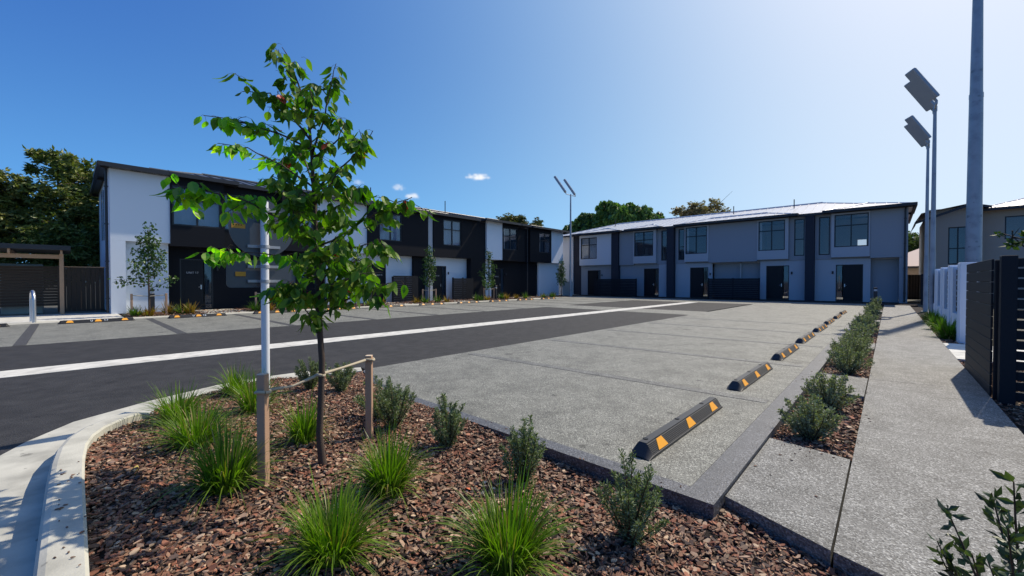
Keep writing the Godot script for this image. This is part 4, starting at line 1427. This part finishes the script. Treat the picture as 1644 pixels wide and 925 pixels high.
		if i < 300 or i % 140 == 7:
			var lf := put(ms[mk], "leaf", lm[ck] if i % 140 != 7 else red, t)
			lf.transform = tf
		else:
			var key := mk
			if not rest.has(key): rest[key] = [[], []]
			rest[key][0].append(tf)
			rest[key][1].append(shades[ck])
	obj(pet, "leaf_stalks", M.bark, t).set_meta("kind", "stuff")
	for key in rest: copies(ms[key], rest[key][0], rest[key][1], M.leaf, "more_leaves", t)
func young_tree(at: Vector3, h: float, seed_: int, label: String, shape: Array, staked := true) -> void:
	R.seed = seed_
	var t := base("young_tree", at)
	tag(t, label, "tree", "staked young trees before the townhouses")
	var b := MB.new()
	b.tube([V(0, -0.05, 0), V(0.02, h * 0.3, 0.01), V(-0.02, h * 0.65, 0.02), V(0, h * 0.95, 0)], [0.035, 0.028, 0.018, 0.006], 8)
	var lb := MB.new()
	for l in shape:  # [start height, end out along the row, end height, leaves]
		var p0 := V(0, l[0] * h, 0)
		var a := rr(-0.6, 0.6)
		var p1 := V(sin(a) * absf(l[1]), l[2] * h, -l[1])
		b.tube([p0, p0.lerp(p1, 0.5) + V(0, -0.05, 0), p1], [0.014, 0.009, 0.004], 5)
		for k in l[3] * 2:
			var f := pow(R.randf(), 0.7)
			var p := p0.lerp(p1, f) + V(rr(-1, 1), rr(-1, 1), rr(-1, 1)) * 0.16
			var d := V(rr(-0.6, 0.6), rr(-1, 0.1), rr(-0.6, 0.6)).normalized()
			lb.col = tint(Color(0.06, 0.12, 0.025), 0.6, 1.5)
			lb.leaf(p, d, d.cross(V(rr(-1, 1), rr(-1, 1), rr(-1, 1))).normalized(), rr(0.09, 0.15), rr(0.06, 0.1))
	obj(b, "trunk", M.bark, t)
	obj(lb, "crown", M.foliage, t)
	if staked:
		for s in [-1, 1]:
			var q := MB.new()
			q.cbox(V(-0.035, -0.1, s * 0.5 - 0.035), V(0.035, 0.86, s * 0.5 + 0.035), 0.006)
			obj(q, "stake", M.stake, t)
		var tie := MB.new()
		tie.tube([V(0.0, 0.8, -0.5), V(0, 0.76, 0), V(0, 0.8, 0.5)], [0.018, 0.016, 0.018], 6)
		obj(tie, "tie", M.tie, t)
func big_tree(called: String, at: Vector3, h: float, lobes: Array, count: int, leaf_len: float, c0: Color, c1: Color, label: String, seed_: int, droop := 0.0, bare := 0.0) -> void:
	R.seed = seed_
	var t := base(called, at)
	tag(t, label, "tree", "trees behind the roofs")
	var b := MB.new()
	b.tube([V(0, -0.2, 0), V(0.1, h * 0.2, 0), V(0, h * 0.45, 0.1), V(0, h * 0.7, 0)], [h * 0.035, h * 0.026, h * 0.018, h * 0.008], 8)
	var clump := MB.new()
	for k in 7:
		var a := rr(0, TAU)
		var d := V(cos(a), rr(-0.5 - droop, 0.5 - droop), sin(a)).normalized()
		clump.leaf(V(rr(-0.25, 0.25), rr(-0.25, 0.25), rr(-0.25, 0.25)), d, d.cross(V(rr(-1, 1), rr(-1, 1), rr(-1, 1))).normalized(), rr(0.7, 1.1), rr(0.3, 0.48))
	var xf := []
	var cols := []
	var tot := 0.0
	for l in lobes: tot += l[1] * l[1]
	for l in lobes:
		var c: Vector3 = l[0]
		b.tube([V(0, h * 0.3, 0), V(0, h * 0.35, 0).lerp(c, 0.5) + V(0, -0.1, 0), c], [h * 0.014, h * 0.009, h * 0.003], 6)
		for k in 5:
			var e := V(rr(-1, 1), rr(-0.4, 1), rr(-1, 1)).normalized()
			b.tube([c - e * 0.1, c + e * l[1] * 0.6, c + e * l[1] * rr(0.95, 1.1 + bare * 0.25)], [h * 0.004, h * 0.0025, h * 0.0008], 4)
		var n := int(count * l[1] * l[1] / tot)
		# leaves gather in bunches so the crown has gaps
		var bunches := []
		for k in maxi(6, n / 26):
			var e := V(rr(-1, 1), rr(-0.85, 1), rr(-1, 1)).normalized()
			bunches.append(c + e * l[1] * pow(R.randf(), 0.35) * V(1.0, l[2], 1.0))
		for k in n:
			var q: Vector3 = bunches[R.randi() % bunches.size()]
			var e := V(rr(-1, 1), rr(-1, 1), rr(-1, 1))
			e = e.normalized() * pow(R.randf(), 0.6) * l[1] * 0.27
			var s := leaf_len * rr(0.6, 1.3)
			xf.append(Transform3D(Basis.from_euler(V(rr(-0.6, 0.6), rr(0, TAU), rr(-0.6, 0.6))) * Basis.from_scale(V(s, s * (1 + droop), s)), q + e))
			cols.append(tint(c0.lerp(c1, R.randf()), 0.7, 1.3))
	obj(b, "trunk", M.bark, t)
	copies(clump.mesh(), xf, cols, M.foliage, "crown", t)
func make_plants() -> void:
	R.seed = 31
	# stakes of the front tree and their tie
	var s1 := V(-2.93, bed_y(-2.93, -0.84), -0.84)
	var s2 := V(-3.22, bed_y(-3.22, -1.72), -1.72)
	stake_post(s1, 0.71 - s1.y, 0.75, "square timber stake with pale sawn top, between long grass tufts and the tree")
	stake_post(s2, 0.675 - s2.y, 0.8, "square timber stake on the shrub side of the young tree")
	var b := MB.new()
	var tr := V(-2.94, 0.66, -1.2)
	b.tube([s1 + V(-0.01, 0.60 - s1.y, -0.03), s1.lerp(tr, 0.5) * V(1, 0, 1) + V(0, 0.60, 0), tr * V(1, 0, 1) + V(0.0, 0.64, 0.03)], [0.012, 0.008, 0.012], 6)
	b.tube([tr * V(1, 0, 1) + V(0.0, 0.65, -0.03), tr.lerp(s2, 0.4) * V(1, 0, 1) + V(0, 0.645, 0), s2 + V(0.01, 0.645 - s2.y, 0.03)], [0.012, 0.009, 0.013], 6)
	for q in [[s1, 0.60, 0.04], [s2, 0.645, 0.04], [tr, 0.645, 0.028]]:
		var ring := []
		var rad := []
		for k in 13:
			var a := TAU * k / 12.0
			ring.append(V(q[0].x + cos(a) * q[2], q[1] + 0.006 * sin(a * 2), q[0].z + sin(a) * q[2]))
			rad.append(0.011)
		b.tube(ring, rad, 6, false)
	var tie := obj(b, "tree_tie", M.tie)
	tag(tie, "hessian tie strung from both stakes round the young trunk", "tie")
	front_tree()
	var lfm := leaf_mesh(2)
	for q in [[-1.98, -1.72, 0.5, "curled orange-red fallen leaf lying on the bark beside the shrubs", Color(0.55, 0.13, 0.05)], [-2.2, -0.72, 2.0, "small orange fallen leaf on the bark among the grass tufts", Color(0.5, 0.22, 0.05)], [-3.6, -0.3, 4.0, "yellow fallen leaf on the bark against the raised kerb", Color(0.5, 0.38, 0.08)]]:
		var fl := put(lfm, "fallen_leaf", mat(q[4].r, q[4].g, q[4].b, 0.6))
		fl.transform = Transform3D(Basis.from_euler(V(1.2, q[2], 0.2)) * 0.075, V(q[0], bed_y(q[0], q[1]) + 0.035, q[1]))
		tag(fl, q[3], "leaf")
	R.seed = 32
	var gd := Color(0.075, 0.16, 0.014)
	var gl := Color(0.24, 0.36, 0.04)
	var tufts := [
		[-4.62, -0.66, 0.36, 0.30, 330, "pale-tipped grass tuft beside the end of the raised kerb"],
		[-5.5, -1.3, 0.36, 0.28, 300, "grass tuft at the edge of the flush gutter, near the sign pole"],
		[-4.5, -1.22, 0.42, 0.30, 340, "tall grass tuft behind the pale-topped stake"],
		[-3.86, -0.66, 0.34, 0.36, 380, "spreading grass tuft between kerb and pale-topped stake"],
		[-3.02, -0.66, 0.42, 0.30, 460, "tall dense grass tuft touching the pale-topped stake"],
		[-3.44, -1.28, 0.36, 0.22, 300, "narrow bright grass tuft between stake and tree trunk"],
		[-2.25, -1.33, 0.40, 0.26, 460, "bright grass tuft in front of the shrub-side stake"],
		[-1.96, -0.86, 0.36, 0.30, 480, "broad grass tuft in bare bark between tree and camera-side kerb"],
		[-1.33, -1.42, 0.40, 0.32, 560, "broad bright grass tuft nearest the footpath slab"],
	]
	for q in tufts:
		tuft("grass_tuft", V(q[0], bed_y(q[0], q[1]), q[1]), q[4], q[2], q[3], gd, gl, q[5], "grass", "grass tufts in the bark bed", 0.0042)
	var sd := Color(0.105, 0.145, 0.065)
	var sl := Color(0.34, 0.40, 0.23)
	var shr := [
		[-4.66, -2.15, 0.36, 0.16, "small grey-green shrub at the back of the bark bed behind the tree"],
		[-5.05, -1.95, 0.40, 0.17, "thin grey-green shrub behind the tree tie, next to the gutter"],
		[-3.62, -2.05, 0.40, 0.20, "grey-green shrub just behind the shrub-side stake"],
		[-3.28, -1.98, 0.46, 0.17, "upright grey-green shrub right of the shrub-side stake"],
		[-2.62, -2.08, 0.42, 0.15, "upright grey-green shrub against the parking edging, between stake and bark corner"],
		[-1.84, -2.12, 0.44, 0.14, "narrow dark shrub halfway along the parking edging"],
		[-0.99, -2.0, 0.44, 0.15, "dark upright shrub before the nearest wheel stop"],
	]
	for q in shr:
		shrub(V(q[0], bed_y(q[0], q[1]), q[1]), q[2], q[3] * 1.25, 22, 170, 0.027, 0.0085, sd, sl, q[4], "shrubs along the bed edge")
	shrub(V(0.36, bed_y(0.36, -2.0), -1.98), 0.70, 0.34, 26, 52, 0.046, 0.021, Color(0.035, 0.055, 0.028), Color(0.10, 0.15, 0.06), "broad-leaved dark shrub at the open end of the footpath", "")
	var places := [[-4.35, 0.40, 0.20], [-5.45, 0.46, 0.22], [-7.75, 0.46, 0.26], [-8.5, 0.5, 0.26], [-9.3, 0.48, 0.26], [-10.2, 0.46, 0.24], [-12.1, 0.5, 0.27], [-13.2, 0.5, 0.27], [-14.3, 0.5, 0.27], [-15.4, 0.5, 0.27], [-16.5, 0.5, 0.27], [-19.5, 0.5, 0.25], [-21.5, 0.55, 0.25], [-23.3, 0.55, 0.25], [-26.8, 0.8, 0.2]]
	var ord := ["first", "second", "third", "fourth", "fifth", "sixth", "seventh", "eighth", "ninth", "tenth", "eleventh", "twelfth", "thirteenth", "fourteenth", "fifteenth"]
	for i in places.size():
		var q = places[i]
		shrub(V(-0.46 + 0.03 * (i % 3 - 1), -0.08, q[0]), q[1] * 1.0, q[2] * 1.12, 30 if i < 5 else 18, 150 if i < 5 else 90, 0.028 if i < 5 else 0.04, 0.012 if i < 5 else 0.018, Color(0.135, 0.16, 0.095), Color(0.42, 0.455, 0.31), "%s grey-green shrub along the path planting strip, counted from the front slab" % ord[i], "shrubs in the path planting strip", 1.3)
	for q in [[1.06, -14.1, 0.55, 0.4, "lush strappy grass clump before the nearest white pier"], [1.02, -16.2, 0.5, 0.35, "strappy grass clump midway along the white boundary wall"], [1.0, -18.6, 0.5, 0.35, "strappy grass clump at the foot of the tall lamp post"]]:
		tuft("grass_clump", V(q[0], -0.07, q[1]), 380, q[2], q[3], Color(0.08, 0.17, 0.02), Color(0.2, 0.33, 0.04), q[4], "grass", "grass clumps along the boundary wall", 0.011)
	# flaxes before the dark townhouses
	var fx := [[-1.75, 0], [-2.1, 1], [-2.75, 1], [-3.15, 0], [-3.4, 1], [-5.7, 0], [-6.2, 1], [-8.0, 1], [-9.8, 0], [-11.2, 0], [-12.0, 1], [-14.4, 1], [-14.9, 0], [-16.4, 1], [-16.0, 0], [-18.9, 0], [-19.4, 0], [-20.0, 1], [-21.9, 0], [-22.4, 1], [-23.6, 1], [-24.2, 0], [-26.3, 0], [-26.9, 1], [-27.6, 0], [-28.2, 1]]
	for i in fx.size():
		var orange: bool = fx[i][1] == 1
		tuft("flax_plant", V(rr(-21.3, -20.55), -0.02, fx[i][0]), 70, rr(0.42, 0.6), rr(0.4, 0.55), Color(0.22, 0.10, 0.03) if orange else Color(0.04, 0.09, 0.02), Color(0.45, 0.26, 0.06) if orange else Color(0.12, 0.2, 0.05), "%s flax in the terrace garden" % ["orange-bronze strappy" if orange else "green strappy"], "flax", "%s flaxes before the black townhouses" % ["orange" if orange else "green"], 0.018)
	var cone := [[0.3, 0.75, 0.42, 26], [0.34, -0.9, 0.40, 34], [0.4, 0.5, 0.55, 24], [0.36, -0.4, 0.5, 26], [0.45, 0.45, 0.62, 34], [0.45, -0.5, 0.6, 40], [0.5, 0.4, 0.72, 44], [0.5, -0.35, 0.72, 50], [0.55, 0.2, 0.85, 60], [0.6, -0.2, 0.88, 60], [0.65, 0.05, 1.0, 70]]
	var slim := [[0.3, 0.35, 0.5, 50], [0.3, -0.4, 0.48, 50], [0.4, 0.4, 0.65, 60], [0.4, -0.35, 0.66, 60], [0.5, 0.3, 0.8, 70], [0.5, -0.3, 0.8, 70], [0.6, 0.15, 0.95, 70], [0.6, -0.1, 1.0, 60]]
	var wide := [[0.25, 0.9, 0.38, 50], [0.25, -1.0, 0.36, 50], [0.3, 0.6, 0.5, 60], [0.35, -0.7, 0.55, 60], [0.45, 0.4, 0.7, 70], [0.45, -0.4, 0.72, 60], [0.6, 0.15, 0.95, 60], [0.6, -0.1, 1.0, 50]]
	young_tree(V(-20.9, -0.02, -2.15), 3.5, 41, "airy staked young tree in front of the white end unit", cone)
	young_tree(V(-20.9, -0.02, -6.25), 3.2, 42, "staked young tree half hidden behind the round sign plate", slim)
	young_tree(V(-20.9, -0.02, -10.4), 3.0, 43, "staked young tree hidden behind the front tree's leaves", wide)
	young_tree(V(-21.2, -0.02, -15.4), 3.5, 44, "slim upright staked young tree before a black screen", slim)
	young_tree(V(-21.2, -0.02, -20.6), 3.6, 45, "broad staked young tree before the last white box window", wide)
	young_tree(V(-21.0, -0.02, -29.2), 3.2, 46, "unstaked young tree beside the corner lamp post", slim, false)
	# larger trees behind
	big_tree("evergreen_tree", V(-33.5, 0, 3.2), 7.5, [[V(0, 4.0, 0), 2.2, 1.0], [V(0.5, 5.5, -0.6), 1.7, 0.9], [V(-0.5, 2.6, 1.2), 1.9, 0.9], [V(0.8, 6.2, 0.4), 1.0, 0.8]], 5200, 0.26, Color(0.08, 0.12, 0.03), Color(0.30, 0.30, 0.08), "dark bushy tree with bronzed tips standing behind the timber shelter", 51, 0.0, 1.0)
	big_tree("evergreen_tree", V(-33.0, 0, -0.4), 8.8, [[V(0, 4.4, 0), 2.3, 1.1], [V(0.2, 6.8, -0.4), 1.5, 0.9], [V(0.8, 2.6, 0.2), 2.0, 0.9], [V(-0.3, 7.6, 0.8), 0.9, 0.8]], 5600, 0.26, Color(0.07, 0.12, 0.03), Color(0.26, 0.28, 0.075), "taller dark tree rising between shelter and white townhouse end", 52, 0.0, 1.0)
	big_tree("evergreen_tree", V(-30.0, 0, 7.5), 6.2, [[V(0, 3.4, 0), 2.2, 1.0], [V(0.4, 4.6, -0.8), 1.4, 0.9]], 3000, 0.26, Color(0.08, 0.12, 0.03), Color(0.30, 0.30, 0.08), "low dark tree over the far end of the shelter roof", 53, 0.0, 0.6)
	big_tree("broadleaf_tree", V(-43, 0, -47), 12.2, [[V(-3.6, 9.2, 0), 2.4, 0.8], [V(0, 9.8, 0), 2.6, 0.8], [V(3.4, 9.0, 0.5), 2.4, 0.8], [V(0, 6.5, 0), 3.6, 1.0]], 4200, 0.42, Color(0.05, 0.085, 0.022), Color(0.20, 0.17, 0.05), "rounded yellow-green tree peeking over the black terrace roof", 54)
	big_tree("weeping_tree", V(-31.8, 0, -50), 11.8, [[V(0.4, 9.6, 0), 1.5, 1.0], [V(-1.6, 8.4, 0), 1.5, 1.1], [V(1.5, 8.4, 0), 1.5, 1.2], [V(-0.4, 7.2, 0), 1.9, 1.2]], 3600, 0.5, Color(0.05, 0.12, 0.035), Color(0.17, 0.27, 0.06), "dark feathery weeping tree behind the corner lamp post", 55, 0.9)
	big_tree("weeping_tree", V(-27.2, 0, -50), 13.0, [[V(-0.9, 10.6, 0), 1.5, 1.0], [V(1.2, 10.2, 0.5), 1.6, 1.0], [V(2.4, 8.6, 0), 1.6, 1.2], [V(-1.8, 9.0, 0), 1.6, 1.2], [V(0.3, 8.2, 0), 2.0, 1.2]], 4600, 0.5, Color(0.055, 0.13, 0.035), Color(0.18, 0.31, 0.06), "tall feathery weeping tree behind the glare-pale metal roof", 56, 0.9)
	big_tree("weeping_tree", V(-23.4, 0, -51), 11.5, [[V(-0.4, 10.0, 0), 1.3, 1.0], [V(0.9, 9.0, 0), 1.3, 1.1], [V(0.2, 7.6, 0), 1.8, 1.2]], 2800, 0.5, Color(0.055, 0.13, 0.035), Color(0.18, 0.29, 0.06), "shorter feathery weeping tree next to the brown thinning tree", 57, 0.9)
	big_tree("thinning_tree", V(-16.6, 0, -50), 10.6, [[V(-1.6, 8.6, 0), 1.9, 0.8], [V(1.2, 9.0, 0), 2.2, 0.8], [V(0, 6.2, 0), 3.0, 0.9], [V(3.0, 7.2, 0), 1.4, 0.8]], 2300, 0.36, Color(0.18, 0.15, 0.08), Color(0.34, 0.27, 0.13), "brownish thinning tree with bare twigs behind the grey terrace", 58, 0.0, 2.5)
	big_tree("broadleaf_tree", V(2.2, 0, -58), 6.6, [[V(0, 4.6, 0), 2.4, 0.8], [V(2.2, 4.2, 0), 2.0, 0.8]], 2600, 0.36, Color(0.04, 0.08, 0.02), Color(0.14, 0.2, 0.05), "green tree beyond the reddish tiled roof", 59)
	big_tree("magnolia_shrub", V(2.3, 0, -9.2), 2.1, [[V(-0.5, 1.75, 0.1), 0.28, 0.8], [V(-1.0, 1.95, 0.0), 0.16, 0.8], [V(0.2, 1.8, 0), 0.34, 0.7]], 110, 0.12, Color(0.02, 0.05, 0.012), Color(0.07, 0.13, 0.03), "sparse dark-leaved shrub poking above the slat fence", 60)
func _ready() -> void:
	R.seed = 1
	set_view()
	make_materials()
	make_ground()
	dark_terrace()
	grey_terrace()
	beige_house()
	make_furniture()
	make_plants()
